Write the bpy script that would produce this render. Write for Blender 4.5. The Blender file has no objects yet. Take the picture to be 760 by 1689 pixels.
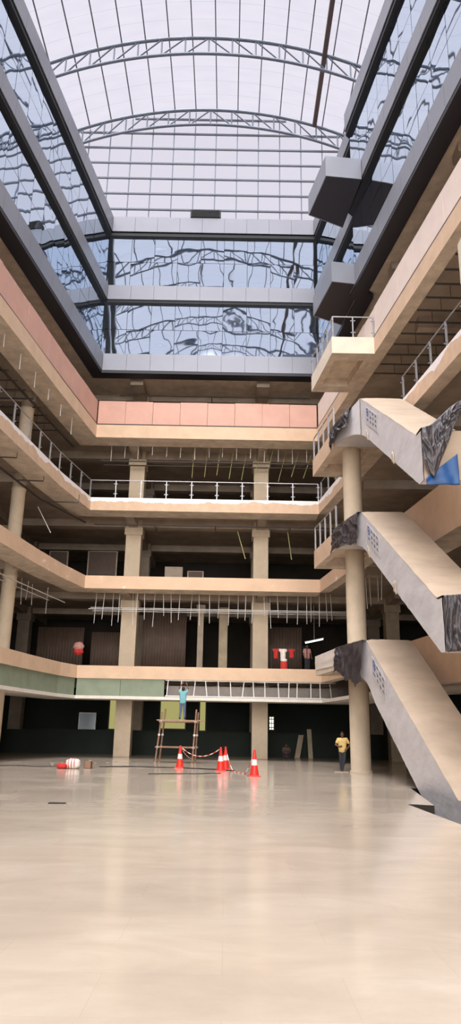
import bpy, math, random
from mathutils import Vector, Matrix, noise
random.seed(7)
C = bpy.context.scene.collection
sc = bpy.context.scene
PI = math.pi

# ------------------------------------------------------------------ materials
def lin(c):
    return tuple(((v/255)/12.92 if v/255 <= .04045 else ((v/255+.055)/1.055)**2.4) for v in c)

def mat(name, rgb, rough=.7, metal=0., var=.12, scale=3., bump=0., bscale=20., spec=.5, stretch=None, rgb2=None, coat=0.):
    m = bpy.data.materials.new(name); m.use_nodes = True
    nt = m.node_tree; n = nt.nodes; L = nt.links
    b = n['Principled BSDF']
    b.inputs['Roughness'].default_value = rough
    b.inputs['Metallic'].default_value = metal
    b.inputs['Specular IOR Level'].default_value = spec
    if coat: b.inputs['Coat Weight'].default_value = coat
    c = lin(rgb)
    tc = n.new('ShaderNodeTexCoord')
    src = tc.outputs['Object']
    if stretch:
        mp = n.new('ShaderNodeMapping'); mp.inputs['Scale'].default_value = stretch
        L.new(src, mp.inputs['Vector']); src = mp.outputs['Vector']
    if var > 0 or rgb2:
        t = n.new('ShaderNodeTexNoise'); t.inputs['Scale'].default_value = scale; t.inputs['Detail'].default_value = 6
        t.inputs['Roughness'].default_value = .6
        L.new(src, t.inputs['Vector'])
        r = n.new('ShaderNodeValToRGB')
        c2 = lin(rgb2) if rgb2 else tuple(v*(1-2*var) for v in c)
        r.color_ramp.elements[0].position = .32; r.color_ramp.elements[1].position = .66
        r.color_ramp.elements[0].color = (*c2, 1); r.color_ramp.elements[1].color = (*c, 1)
        L.new(t.outputs['Fac'], r.inputs['Fac']); L.new(r.outputs['Color'], b.inputs['Base Color'])
    else:
        b.inputs['Base Color'].default_value = (*c, 1)
    if bump:
        t2 = n.new('ShaderNodeTexNoise'); t2.inputs['Scale'].default_value = bscale; t2.inputs['Detail'].default_value = 4
        L.new(src, t2.inputs['Vector'])
        bp = n.new('ShaderNodeBump'); bp.inputs['Strength'].default_value = bump; bp.inputs['Distance'].default_value = .05
        L.new(t2.outputs['Fac'], bp.inputs['Height']); L.new(bp.outputs['Normal'], b.inputs['Normal'])
    return m

def emit(name, rgb, s):
    m = bpy.data.materials.new(name); m.use_nodes = True
    nt = m.node_tree; nt.nodes.clear()
    e = nt.nodes.new('ShaderNodeEmission'); o = nt.nodes.new('ShaderNodeOutputMaterial')
    e.inputs[0].default_value = (*lin(rgb), 1); e.inputs[1].default_value = s
    nt.links.new(e.outputs[0], o.inputs[0]); return m

def marble():
    m = mat('marble', (212, 196, 176), .13, var=.0)
    nt = m.node_tree; n = nt.nodes; L = nt.links; b = n['Principled BSDF']
    tc = n.new('ShaderNodeTexCoord')
    mp = n.new('ShaderNodeMapping'); mp.inputs['Scale'].default_value = (.55, .95, 1)
    L.new(tc.outputs['Object'], mp.inputs['Vector'])
    t = n.new('ShaderNodeTexNoise'); t.inputs['Scale'].default_value = 1.1; t.inputs['Detail'].default_value = 9; t.inputs['Roughness'].default_value = .62
    t.inputs['Distortion'].default_value = .6
    L.new(mp.outputs['Vector'], t.inputs['Vector'])
    r = n.new('ShaderNodeValToRGB')
    e = r.color_ramp.elements
    e[0].position = .30; e[0].color = (*lin((172, 158, 142)), 1)
    e[1].position = .70; e[1].color = (*lin((192, 179, 163)), 1)
    k = e.new(.5); k.color = (*lin((182, 168, 151)), 1)
    L.new(t.outputs['Fac'], r.inputs['Fac'])
    br = n.new('ShaderNodeTexBrick'); br.inputs['Scale'].default_value = 1
    br.inputs['Brick Width'].default_value = 1.6; br.inputs['Row Height'].default_value = .8; br.inputs['Mortar Size'].default_value = .003
    br.inputs['Color1'].default_value = (1, 1, 1, 1); br.inputs['Color2'].default_value = (.965, .965, .965, 1); br.inputs['Mortar'].default_value = (.90, .89, .88, 1)
    L.new(tc.outputs['Object'], br.inputs['Vector'])
    mx = n.new('ShaderNodeMixRGB'); mx.blend_type = 'MULTIPLY'; mx.inputs[0].default_value = 1
    L.new(r.outputs['Color'], mx.inputs[1]); L.new(br.outputs['Color'], mx.inputs[2]); L.new(mx.outputs['Color'], b.inputs['Base Color'])
    t2 = n.new('ShaderNodeTexNoise'); t2.inputs['Scale'].default_value = .35; t2.inputs['Detail'].default_value = 5
    L.new(tc.outputs['Object'], t2.inputs['Vector'])
    mr = n.new('ShaderNodeMapRange'); mr.inputs['From Min'].default_value = .35; mr.inputs['From Max'].default_value = .7
    mr.inputs['To Min'].default_value = .13; mr.inputs['To Max'].default_value = .19
    L.new(t2.outputs['Fac'], mr.inputs['Value']); L.new(mr.outputs['Result'], b.inputs['Roughness'])
    return m

def plaster_edge(name, base, white, z0):
    """painted band with a ragged white plaster strip along its top edge (above z0)"""
    m = mat(name, base, .8, var=0)
    nt = m.node_tree; n = nt.nodes; L = nt.links; b = n['Principled BSDF']
    tc = n.new('ShaderNodeTexCoord'); sx = n.new('ShaderNodeSeparateXYZ'); L.new(tc.outputs['Object'], sx.inputs[0])
    t = n.new('ShaderNodeTexNoise'); t.inputs['Scale'].default_value = .8; t.inputs['Detail'].default_value = 8; L.new(tc.outputs['Object'], t.inputs['Vector'])
    ma = n.new('ShaderNodeMath'); ma.operation = 'MULTIPLY_ADD'; ma.inputs[1].default_value = .9; L.new(t.outputs['Fac'], ma.inputs[0]); L.new(sx.outputs['Z'], ma.inputs[2])
    mr = n.new('ShaderNodeMapRange'); mr.inputs['From Min'].default_value = z0+.45; mr.inputs['From Max'].default_value = z0+.48
    L.new(ma.outputs[0], mr.inputs['Value'])
    t3 = n.new('ShaderNodeTexNoise'); t3.inputs['Scale'].default_value = 2; t3.inputs['Detail'].default_value = 6; L.new(tc.outputs['Object'], t3.inputs['Vector'])
    r3 = n.new('ShaderNodeValToRGB'); c = lin(base)
    r3.color_ramp.elements[0].position = .3; r3.color_ramp.elements[0].color = (*(v*.82 for v in c), 1)
    r3.color_ramp.elements[1].position = .7; r3.color_ramp.elements[1].color = (*c, 1)
    L.new(t3.outputs['Fac'], r3.inputs['Fac'])
    mx = n.new('ShaderNodeMixRGB'); mx.inputs[2].default_value = (*lin(white), 1)
    L.new(r3.outputs['Color'], mx.inputs[1])
    L.new(mr.outputs['Result'], mx.inputs[0]); L.new(mx.outputs['Color'], b.inputs['Base Color'])
    return m

def patchy(name, base, white, thr):
    m = mat(name, base, .8, var=0)
    nt = m.node_tree; n = nt.nodes; L = nt.links; b = n['Principled BSDF']
    tc = n.new('ShaderNodeTexCoord')
    t = n.new('ShaderNodeTexNoise'); t.inputs['Scale'].default_value = .55; t.inputs['Detail'].default_value = 9; t.inputs['Roughness'].default_value = .65
    L.new(tc.outputs['Object'], t.inputs['Vector'])
    r = n.new('ShaderNodeValToRGB'); e = r.color_ramp.elements; c = lin(base)
    e[0].position = .3; e[0].color = (*(v*.84 for v in c), 1); e[1].position = thr; e[1].color = (*c, 1)
    k = e.new(min(.99, thr+.03)); k.color = (*lin(white), 1)
    L.new(t.outputs['Fac'], r.inputs['Fac']); L.new(r.outputs['Color'], b.inputs['Base Color'])
    return m

def mirror_glass():
    m = mat('coated_glass', (208, 222, 236), .02, metal=1., var=0)
    nt = m.node_tree; n = nt.nodes; L = nt.links; b = n['Principled BSDF']
    tc = n.new('ShaderNodeTexCoord')
    t = n.new('ShaderNodeTexNoise'); t.inputs['Scale'].default_value = .45; t.inputs['Detail'].default_value = 1.; t.inputs['Distortion'].default_value = .3
    L.new(tc.outputs['Object'], t.inputs['Vector'])
    bp = n.new('ShaderNodeBump'); bp.inputs['Strength'].default_value = 1; bp.inputs['Distance'].default_value = .012
    L.new(t.outputs['Fac'], bp.inputs['Height']); L.new(bp.outputs['Normal'], b.inputs['Normal'])
    return m

def roof_sheet():
    m = bpy.data.materials.new('roof_sheet'); m.use_nodes = True
    nt = m.node_tree; n = nt.nodes; L = nt.links; n.clear()
    o = n.new('ShaderNodeOutputMaterial')
    tr = n.new('ShaderNodeBsdfTransparent'); tr.inputs[0].default_value = (.93, .92, .95, 1)
    tl = n.new('ShaderNodeBsdfTranslucent'); tl.inputs[0].default_value = (.9, .89, .92, 1)
    mx = n.new('ShaderNodeMixShader')
    tc = n.new('ShaderNodeTexCoord')
    mp = n.new('ShaderNodeMapping'); mp.inputs['Scale'].default_value = (.25, 1.1, .6); L.new(tc.outputs['Object'], mp.inputs['Vector'])
    t = n.new('ShaderNodeTexNoise'); t.inputs['Scale'].default_value = 1.6; t.inputs['Detail'].default_value = 4; L.new(mp.outputs[0], t.inputs['Vector'])
    mr = n.new('ShaderNodeMapRange'); mr.inputs['To Min'].default_value = .005; mr.inputs['To Max'].default_value = .05; L.new(t.outputs['Fac'], mr.inputs['Value'])
    sx = n.new('ShaderNodeSeparateXYZ'); L.new(tc.outputs['Object'], sx.inputs[0])
    dv = n.new('ShaderNodeMath'); dv.operation = 'DIVIDE'; dv.inputs[1].default_value = 1.24; L.new(sx.outputs['Y'], dv.inputs[0])
    fr = n.new('ShaderNodeMath'); fr.operation = 'FRACT'; L.new(dv.outputs[0], fr.inputs[0])
    lt = n.new('ShaderNodeMath'); lt.operation = 'LESS_THAN'; lt.inputs[1].default_value = .03; L.new(fr.outputs[0], lt.inputs[0])
    sm = n.new('ShaderNodeMixRGB'); sm.inputs[1].default_value = (.93, .92, .95, 1); sm.inputs[2].default_value = (.78, .77, .81, 1)
    L.new(lt.outputs[0], sm.inputs[0]); L.new(sm.outputs[0], tr.inputs[0])
    L.new(mr.outputs[0], mx.inputs[0]); L.new(tr.outputs[0], mx.inputs[1]); L.new(tl.outputs[0], mx.inputs[2]); L.new(mx.outputs[0], o.inputs[0])
    return m

PEACH = (203, 160, 124)
M = dict(
    marble=marble(), peach=mat('peach_paint', (214, 182, 152), .8, var=.07, scale=1.2),
    peach_l2=patchy('patched_peach_paint', (212, 178, 148), (228, 212, 196), .6),
    peach_l3=plaster_edge('plaster_topped_paint', (212, 180, 151), (232, 224, 220), 15.63),
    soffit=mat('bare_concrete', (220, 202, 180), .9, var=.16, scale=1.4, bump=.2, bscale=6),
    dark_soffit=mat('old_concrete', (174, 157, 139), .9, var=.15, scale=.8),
    cream=mat('cream_plaster', (224, 208, 188), .8, var=.08, scale=1.),
    column=mat('column_plaster', (206, 186, 160), .8, var=.08, scale=1.4),
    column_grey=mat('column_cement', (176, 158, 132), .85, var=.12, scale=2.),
    pink=mat('pink_board', (206, 160, 142), .75, var=.06, scale=.9),
    pinkpale=mat('pale_pink_board', (228, 208, 196), .75, var=.05, scale=.9),
    acp=mat('grey_aluminium', (143, 144, 151), .34, metal=.35, var=.03, scale=.6),
    acp_dark=mat('dark_aluminium', (46, 43, 49), .5, metal=.1, var=.06),
    reveal=mat('black_reveal', (18, 18, 22), .6, var=0),
    glass=mirror_glass(), roof=roof_sheet(),
    steel=mat('painted_steel', (92, 100, 114), .45, metal=.3, var=.05),
    purlin=mat('purlin_steel', (78, 78, 92), .5, metal=.2, var=.05),
    brown=mat('brown_steel', (66, 52, 56), .6, var=.08),
    inox=mat('stainless', (168, 166, 168), .4, metal=.7, var=.03),
    white_rod=mat('galvanised_rod', (226, 222, 216), .5, var=.05), green_rod=mat('yellowed_rod', (184, 184, 120), .5, var=.05),
    channel=mat('ceiling_channel', (66, 56, 50), .6, var=.1), zinc=mat('zinc_channel', (214, 210, 206), .45, metal=.0, var=.06),
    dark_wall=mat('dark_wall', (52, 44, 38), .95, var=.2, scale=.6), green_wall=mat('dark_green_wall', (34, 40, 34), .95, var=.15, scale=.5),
    duct=mat('duct_metal', (128, 118, 110), .5, metal=.2, var=.1),
    sheet=mat('corrugated_sheet', (84, 66, 54), .7, var=.12, scale=2), green=mat('green_board', (134, 144, 122), .8, var=.08, scale=1.5),
    ceiling=mat('white_ceiling', (222, 214, 202), .8, var=.06),
    wrap=mat('grey_sheeting', (218, 213, 214), .45, var=.09, scale=1.1, bump=.22, bscale=3.2, stretch=(1, .7, 1.6)),
    wraptop=mat('dusty_sheeting', (172, 152, 131), .7, var=.1, scale=.8, bump=.3, bscale=2.6, stretch=(.9, 1.2, 1.2)),
    tarp=mat('black_tarp', (38, 35, 39), .42, var=.0, scale=2, bump=.4, bscale=6, spec=.5, rgb2=(70, 62, 62)),
    tape=mat('paper_tape', (206, 188, 164), .7, var=.08), notice=mat('printed_sheet', (196, 192, 194), .6, var=.06, scale=5),
    ink=mat('ink', (44, 42, 50), .7, var=0), blueink=mat('blue_ink', (108, 122, 178), .7, var=.25, scale=12),
    blue=mat('blue_tarpaulin', (16, 72, 128), .5, var=.12, scale=3, bump=.2, bscale=8),
    bamboo=mat('scaffold_pipe', (150, 116, 92), .6, var=.2, scale=9), plank=mat('plank', (176, 146, 116), .8, var=.2, scale=6),
    cone=mat('cone_red', (226, 44, 30), .45, var=.05), band=mat('reflective_white', (240, 214, 208), .4, var=.04),
    chainred=mat('chain_red', (206, 60, 44), .5, var=0), chainwhite=mat('chain_white', (232, 222, 212), .5, var=0),
    skin=mat('skin', (104, 68, 50), .6, var=.06), hair=mat('hair', (22, 18, 16), .6, var=.1),
    teal=mat('teal_shirt', (116, 172, 178), .85, var=.08, scale=8), jeans=mat('denim', (88, 104, 132), .85, var=.12, scale=10),
    yellow=mat('yellow_shirt', (218, 188, 118), .85, var=.08, scale=8), navy=mat('dark_trousers', (46, 48, 58), .85, var=.1),
    shoe=mat('shoe', (60, 48, 42), .7, var=.1), brownshirt=mat('dull_shirt', (84, 70, 62), .85, var=.1),
    red=mat('red_cloth', (190, 46, 40), .85, var=.1), white=mat('white_cloth', (228, 216, 206), .85, var=.08), pinkcloth=mat('pink_cloth', (196, 140, 130), .85, var=.2, scale=9),
    cable=mat('black_cable', (40, 36, 34), .6, var=0), carton=mat('carton', (140, 106, 84), .85, var=.1), black=mat('matt_black', (26, 26, 28), .6, var=.1),
    lit_yellow=emit('lit_yellow', (222, 214, 138), .55), lit_white=emit('lit_white', (250, 246, 214), 1.6), tube=emit('tube_glow', (240, 246, 255), 3.),
    pane_blue=mat('dull_blue_pane', (92, 104, 112), .2, var=.05), bars=mat('window_bars', (70, 66, 50), .6, var=0),
)

# ------------------------------------------------------------------ mesh builder
class MB:
    def __init__(s): s.v = []; s.f = []; s.m = []; s.sm = []
    def add(s, vs, fs, mi=0, smooth=False):
        o = len(s.v); s.v += [tuple(p) for p in vs]
        for f in fs: s.f.append([o+i for i in f]); s.m.append(mi); s.sm.append(smooth)
    def hexa(s, p, mi=0):   # p: 4 bottom ccw, 4 top
        s.add(p, [(3, 2, 1, 0), (4, 5, 6, 7), (0, 1, 5, 4), (1, 2, 6, 5), (2, 3, 7, 6), (3, 0, 4, 7)], mi)
    def box(s, lo, hi, mi=0):
        x0, y0, z0 = lo; x1, y1, z1 = hi
        s.hexa([(x0, y0, z0), (x1, y0, z0), (x1, y1, z0), (x0, y1, z0), (x0, y0, z1), (x1, y0, z1), (x1, y1, z1), (x0, y1, z1)], mi)
    def prism(s, poly, z0, z1, mi=0, mtop=None, mbot=None):
        n = len(poly)
        s.add([(x, y, z0) for x, y in poly], [tuple(range(n))[::-1]], mi if mbot is None else mbot)
        s.add([(x, y, z1) for x, y in poly], [tuple(range(n))], mi if mtop is None else mtop)
        for i in range(n):
            a, b = poly[i], poly[(i+1) % n]
            s.add([(*a, z0), (*b, z0), (*b, z1), (*a, z1)], [(0, 1, 2, 3)], mi)
    def tube(s, a, b, r, n=10, r2=None, mi=0, caps=True):
        a = Vector(a); b = Vector(b); d = (b-a)
        if d.length < 1e-6: return
        d.normalize(); u = d.orthogonal().normalized(); w = d.cross(u); r2 = r if r2 is None else r2
        vs = []
        for k in range(n):
            t = 2*PI*k/n; q = u*math.cos(t)+w*math.sin(t); vs += [a+q*r, b+q*r2]
        s.add(vs, [(2*k, 2*((k+1) % n), 2*((k+1) % n)+1, 2*k+1) for k in range(n)], mi, True)
        if caps:
            s.add([vs[2*k] for k in range(n)], [tuple(range(n))[::-1]], mi); s.add([vs[2*k+1] for k in range(n)], [tuple(range(n))], mi)
    def path(s, pts, r, n=8, mi=0):
        for a, b in zip(pts, pts[1:]): s.tube(a, b, r, n, mi=mi)
    def bar(s, a, b, w, h, mi=0):    # rectangular bar, w across, h upwards
        a = Vector(a); b = Vector(b); d = (b-a).normalized()
        up = Vector((0, 0, 1)) if abs(d.z) < .95 else Vector((0, 1, 0))
        x = d.cross(up).normalized(); y = x.cross(d)
        p = [q + x*sx*w/2 + y*sy*h/2 for q in (a, b) for sx, sy in ((-1, -1), (1, -1), (1, 1), (-1, 1))]
        s.hexa([p[0], p[1], p[2], p[3], p[4], p[5], p[6], p[7]], mi)
    def lathe(s, prof, c, n=24, mi=0):
        vs = []; cx, cy, cz = c
        for r, z in prof:
            for k in range(n): t = 2*PI*k/n; vs.append((cx+r*math.cos(t), cy+r*math.sin(t), cz+z))
        fs = []
        for j in range(len(prof)-1):
            for k in range(n): fs.append((j*n+k, j*n+(k+1) % n, (j+1)*n+(k+1) % n, (j+1)*n+k))
        s.add(vs, fs, mi, True)
        s.add(vs[:n], [tuple(range(n))[::-1]], mi); s.add(vs[-n:], [tuple(range(n))], mi)
    def grid(s, fn, nu, nv, mi=0, smooth=True):
        vs = [fn(i/nu, j/nv) for j in range(nv+1) for i in range(nu+1)]
        s.add(vs, [(j*(nu+1)+i, j*(nu+1)+i+1, (j+1)*(nu+1)+i+1, (j+1)*(nu+1)+i) for j in range(nv) for i in range(nu)], mi, smooth)
    def build(s, name, mats, parent=None, origin=None):
        me = bpy.data.meshes.new(name)
        o0 = Vector(origin) if origin is not None else Vector((0, 0, 0))
        me.from_pydata([tuple(Vector(p)-o0) for p in s.v], [], s.f)
        for k in (mats if isinstance(mats, (list, tuple)) else [mats]): me.materials.append(M[k])
        me.polygons.foreach_set('material_index', s.m); me.polygons.foreach_set('use_smooth', s.sm); me.update()
        ob = bpy.data.objects.new(name, me); C.objects.link(ob); ob.location = o0
        if parent is not None: ob.parent = parent
        return ob

def tag(o, label, cat, group=None, kind='thing'):
    o['label'] = label; o['category'] = cat; o['kind'] = kind
    if group: o['group'] = group
    return o
def struct(o): o['kind'] = 'structure'; return o
def empty(name, loc, label, cat, group=None):
    o = bpy.data.objects.new(name, None); C.objects.link(o); o.location = loc; o.empty_display_size = .1
    return tag(o, label, cat, group)
def part(mb, name, mats, root):     # child whose mesh was modelled in world space
    ob = mb.build(name, mats, root, None)
    base = Vector((0, 0, 0)); p = root
    while p is not None: base += p.location; p = p.parent
    ob.location = -base
    return ob
ORD = 'first second third fourth fifth sixth seventh eighth ninth tenth eleventh twelfth thirteenth fourteenth fifteenth sixteenth seventeenth eighteenth nineteenth twentieth'.split()
ORD += ['twenty-'+w for w in ORD[:9]] + ['thirtieth'] + ['thirty-'+w for w in ORD[:9]]

def solid(o, t=.012, off=0):
    md = o.modifiers.new('thickness', 'SOLIDIFY'); md.thickness = t; md.offset = off; return o
def bev(o, w=.01, seg=2):
    md = o.modifiers.new('bevel', 'BEVEL'); md.width = w; md.segments = seg; md.limit_method = 'ANGLE'; return o

# ------------------------------------------------------------------ plan of the atrium
YB, Y0 = 45.0, -12.0
LEFT = {1: [(-9.0, 45), (-9.61, 43.15), (-10.28, 39.2), (-10.79, 35.3), (-11.4, 30)],
        2: [(-8.93, 45), (-9.68, 41.66), (-10.24, 38.2), (-10.58, 35.45), (-10.84, 33.5), (-11.2, 31)],
        3: [(-8.95, 45), (-9.84, 40.2), (-10.43, 35.5), (-10.89, 31.7)],
        4: [(-8.92, 45), (-9.86, 38.3), (-10.44, 33.6), (-10.91, 30)]}
def xr(Y): return 5.62+.127*(45-Y)
def edge(k):
    l = LEFT[k]; lx, ly = l[-1]
    p = [(lx-.128*(ly-Y0), Y0)] + l[::-1]
    return p + [(5.62, 45), (xr(33), 33), (xr(20), 20), (xr(Y0), Y0)]
UP = [(-16.4, Y0), (-8.86, 45), (5.62, 45), (6.77, 35.9), (6.37, 35.5), (12.6, Y0)]
OUT = [(19, Y0), (19, 62), (-24, 62), (-24, Y0)]

def offset(poly, d):
    P = [Vector(p) for p in poly]; out = []
    for i, p in enumerate(P):
        ns = []
        if i > 0: e = (P[i]-P[i-1]).normalized(); ns.append(Vector((-e.y, e.x)))
        if i < len(P)-1: e = (P[i+1]-P[i]).normalized(); ns.append(Vector((-e.y, e.x)))
        if len(ns) == 1: q = p+ns[0]*d
        else:
            b = (ns[0]+ns[1]).normalized(); q = p+b*(d/max(.3, b.dot(ns[0])))
        out.append((q.x, q.y))
    return out
def ribbon(mb, poly, o0, o1, z0, z1, mi=0, mbot=None, mtop=None):
    a = offset(poly, o0); b = offset(poly, o1)
    for i in range(len(poly)-1):
        q = [a[i], a[i+1], b[i+1], b[i]]
        p = [(*t, z0) for t in q]+[(*t, z1) for t in q]
        mb.add(p, [(3, 2, 1, 0)], mi if mbot is None else mbot); mb.add(p, [(4, 5, 6, 7)], mi if mtop is None else mtop)
        fs = [(0, 1, 5, 4), (2, 3, 7, 6)]
        if i == 0: fs.append((3, 0, 4, 7))
        if i == len(poly)-2: fs.append((1, 2, 6, 5))
        mb.add(p, fs, mi)
def cut(poly, y0=None, seg=None): return poly
def along(a, b, step, gap):
    """equal pieces of segment a-b with gaps: [(p, q)]"""
    a = Vector(a); b = Vector(b); L = (b-a).length; n = max(1, round(L/step)); d = (b-a)/L
    return [(a+d*(L*i/n+gap/2), a+d*(L*(i+1)/n-gap/2)) for i in range(n)]
def slabpiece(mb, p, q, d0, d1, z0, z1, mi=0):
    """board on plan segment p-q from offset d0 to d1 outwards"""
    e = (Vector(q)-Vector(p)).normalized(); n = Vector((-e.y, e.x)); p = Vector(p); q = Vector(q)
    P = [p+n*d0, q+n*d0, q+n*d1, p+n*d1]
    mb.hexa([(v.x, v.y, z0) for v in P]+[(v.x, v.y, z1) for v in P], mi)
    return n

# ------------------------------------------------------------------ floor and escalator pit
HOLE = [(4.40, 12.5), (4.34, 18.87), (4.93, 18.6), (5.80, 24.6), (7.7, 24.6), (7.7, 12.5)]
mb = MB()
outer = [(-24, Y0), (4.4, Y0), (4.4, 12.5)] + [HOLE[1], HOLE[2], HOLE[3], (5.8, 62), (-24, 62)]
mb.add([(x, y, 0) for x, y in outer], [tuple(range(len(outer)))])
o2 = [(4.4, Y0), (19, Y0), (19, 62), (5.8, 62), HOLE[3], HOLE[4], HOLE[5], (4.4, 12.5)]
mb.add([(x, y, 0) for x, y in o2], [tuple(range(len(o2)))])
fl = struct(mb.build('floor', 'marble'))
mb = MB()
for i in range(6):
    a, b = HOLE[i], HOLE[(i+1) % 6]
    mb.add([(*a, -2.2), (*b, -2.2), (*b, -.002), (*a, -.002)], [(0, 1, 2, 3)])
mb.add([(x, y, -2.2) for x, y in HOLE], [tuple(range(6))])
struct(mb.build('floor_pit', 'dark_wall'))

# ------------------------------------------------------------------ gallery slabs and edge beams
LV = {1: (4.54, 5.29), 2: (9.97, 10.77), 3: (15.02, 15.87), 4: (20.02, 20.92)}
BM = {1: 'peach', 2: 'peach_l2', 3: 'peach_l3', 4: 'peach'}
for k, (zb, zt) in LV.items():
    e = edge(k)
    j = e.index((5.62, 45)); mb = MB(); ribbon(mb, e[:j+1], 0, 1.5, zb, zt, 0, mbot=1, mtop=1); ribbon(mb, e[j:], 0, .6, zb, zt, 0, mbot=1, mtop=1)
    struct(mb.build('edge_beam', [BM[k], 'soffit']))
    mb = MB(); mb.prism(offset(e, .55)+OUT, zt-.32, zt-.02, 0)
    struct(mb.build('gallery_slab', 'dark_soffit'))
    # beams under the slab
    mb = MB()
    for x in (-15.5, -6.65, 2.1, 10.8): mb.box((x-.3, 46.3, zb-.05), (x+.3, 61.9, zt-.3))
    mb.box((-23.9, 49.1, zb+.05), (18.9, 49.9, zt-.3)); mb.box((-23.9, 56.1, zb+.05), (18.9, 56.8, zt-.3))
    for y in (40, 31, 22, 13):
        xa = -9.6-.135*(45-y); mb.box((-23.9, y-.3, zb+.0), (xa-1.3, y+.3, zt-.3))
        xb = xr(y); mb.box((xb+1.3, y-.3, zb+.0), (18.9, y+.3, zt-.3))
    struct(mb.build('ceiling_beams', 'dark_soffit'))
# deep landing beams along the right wall
for k, d in ((1, 1.9), (2, 2.05)):
    zb, zt = LV[k]; mb = MB()
    ribbon(mb, [(xr(31.5), 31.5), (xr(14), 14)], -.04, 1.2, zt-d, zt-.06, 0, mbot=1)
    struct(mb.build('edge_beam', ['peach', 'soffit']))
# slab of level five and the roof deck
mb = MB(); mb.prism(offset(UP, .9)+OUT, 25.0, 25.3); struct(mb.build('gallery_slab', 'soffit'))
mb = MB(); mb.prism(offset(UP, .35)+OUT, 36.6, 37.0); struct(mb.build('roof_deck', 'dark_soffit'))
mb = MB()
for x in (-15.5, -6.65, 2.1, 10.8): mb.box((x-.45, 46.3, 24.5), (x+.45, 61.9, 25.02))
mb.box((-23.9, 49.1, 24.6), (18.9, 49.9, 25.02))
for y in (41, 33, 25, 17):
    mb.box((-23.9, y-.4, 24.55), (-9.8-.133*(45-y)-.9, y+.4, 25.02)); mb.box((xr(y)+.9, y-.4, 24.55), (18.9, y+.4, 25.02))
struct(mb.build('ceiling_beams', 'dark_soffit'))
# outer walls
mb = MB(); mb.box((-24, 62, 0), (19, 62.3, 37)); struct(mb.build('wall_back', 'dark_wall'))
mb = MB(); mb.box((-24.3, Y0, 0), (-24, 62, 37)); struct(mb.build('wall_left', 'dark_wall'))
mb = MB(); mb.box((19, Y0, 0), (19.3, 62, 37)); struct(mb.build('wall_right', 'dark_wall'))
mb = MB(); mb.box((-24, Y0-.3, 36.6), (19, Y0, 44))
for x in (-24, -18.2, -11, -3.8, 3.4, 10.6, 18.4): mb.box((x, Y0-.5, 0), (x+.6, Y0, 37))
for z in (5, 15.6, 25.1): mb.box((-24, Y0-.35, z-.3), (19, Y0-.05, z+.3))
struct(mb.build('wall_front', 'cream'))  # unseen front, left open between its posts to admit the added rear glow
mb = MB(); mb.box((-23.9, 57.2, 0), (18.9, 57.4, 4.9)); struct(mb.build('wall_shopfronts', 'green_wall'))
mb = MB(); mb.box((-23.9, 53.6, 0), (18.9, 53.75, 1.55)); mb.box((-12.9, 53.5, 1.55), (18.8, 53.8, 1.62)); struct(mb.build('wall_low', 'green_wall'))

# ground floor bulkhead ceiling
e1 = edge(1)
mb = MB(); ribbon(mb, e1, .12, 3.2, 3.40, 3.50); ribbon(mb, e1, .02, .14, 3.36, 3.54)
struct(mb.build('ceiling', 'ceiling'))

# ------------------------------------------------------------------ upper facade: fascias and coated glass
FZ = [(24.92, 26.16), (30.41, 31.53), (35.99, 37.23)]
n_t = 1
for z0, z1 in FZ:
    mb = MB()
    ribbon(mb, UP, .03, .5, z0+.02, z1-.02, 1)
    for a, b in zip(UP, UP[1:]):
        for p, q in along(a, b, 1.6, .018): slabpiece(mb, p, q, 0, .05, z0, z1)
    struct(mb.build('trim_%d' % n_t, ['acp', 'reveal'])); n_t += 1
mb = MB(); ribbon(mb, UP, .02, .85, 24.72, 24.93); struct(mb.build('trim_%d' % n_t, 'acp_dark')); n_t += 1
mb = MB()
for z0 in (30.19, 35.66): ribbon(mb, UP, .06, .5, z0, z0+.24)
struct(mb.build('trim_%d' % n_t, 'reveal')); n_t += 1
nw = 1
for (z0, z1) in ((26.16, 30.2), (31.53, 35.68)):
    for si, (a, b) in enumerate(zip(UP, UP[1:])):
        A, B = Vector(offset(UP, .26)[si]), Vector(offset(UP, .26)[si+1])
        if (B-A).length < 1.2:
            mb = MB(); slabpiece(mb, A, B, 0, .04, z0, z1); struct(mb.build('trim_%d' % n_t, 'acp_dark')); n_t += 1; continue
        mb = MB()
        zm = (z0+z1)/2
        for p, q in along(A, B, 1.6, .03):
            for lo, hi in ((z0, zm-.015), (zm+.015, z1)):
                e = (q-p).normalized(); n = Vector((-e.y, e.x, 0)); P = []
                for (s, z) in ((p, lo), (q, lo), (q, hi), (p, hi)):
                    P.append(Vector((s.x, s.y, z))+n*random.uniform(0, .012))
                # subdivided pane bowed slightly
                bow = random.uniform(-.012, .012)
                def fn(u, v, P=P, n=n, bow=bow):
                    w = (P[0]*(1-u)+P[1]*u)*(1-v)+(P[3]*(1-u)+P[2]*u)*v
                    return w+n*bow*math.sin(PI*u)*math.sin(PI*v)
                mb.grid(fn, 4, 5)
        w = struct(mb.build('window_%d' % nw, 'glass')); nw += 1
        mb = MB(); slabpiece(mb, A, B, .05, .1, z0, z1)
        part(mb, 'window_backing', 'reveal', w)

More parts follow.
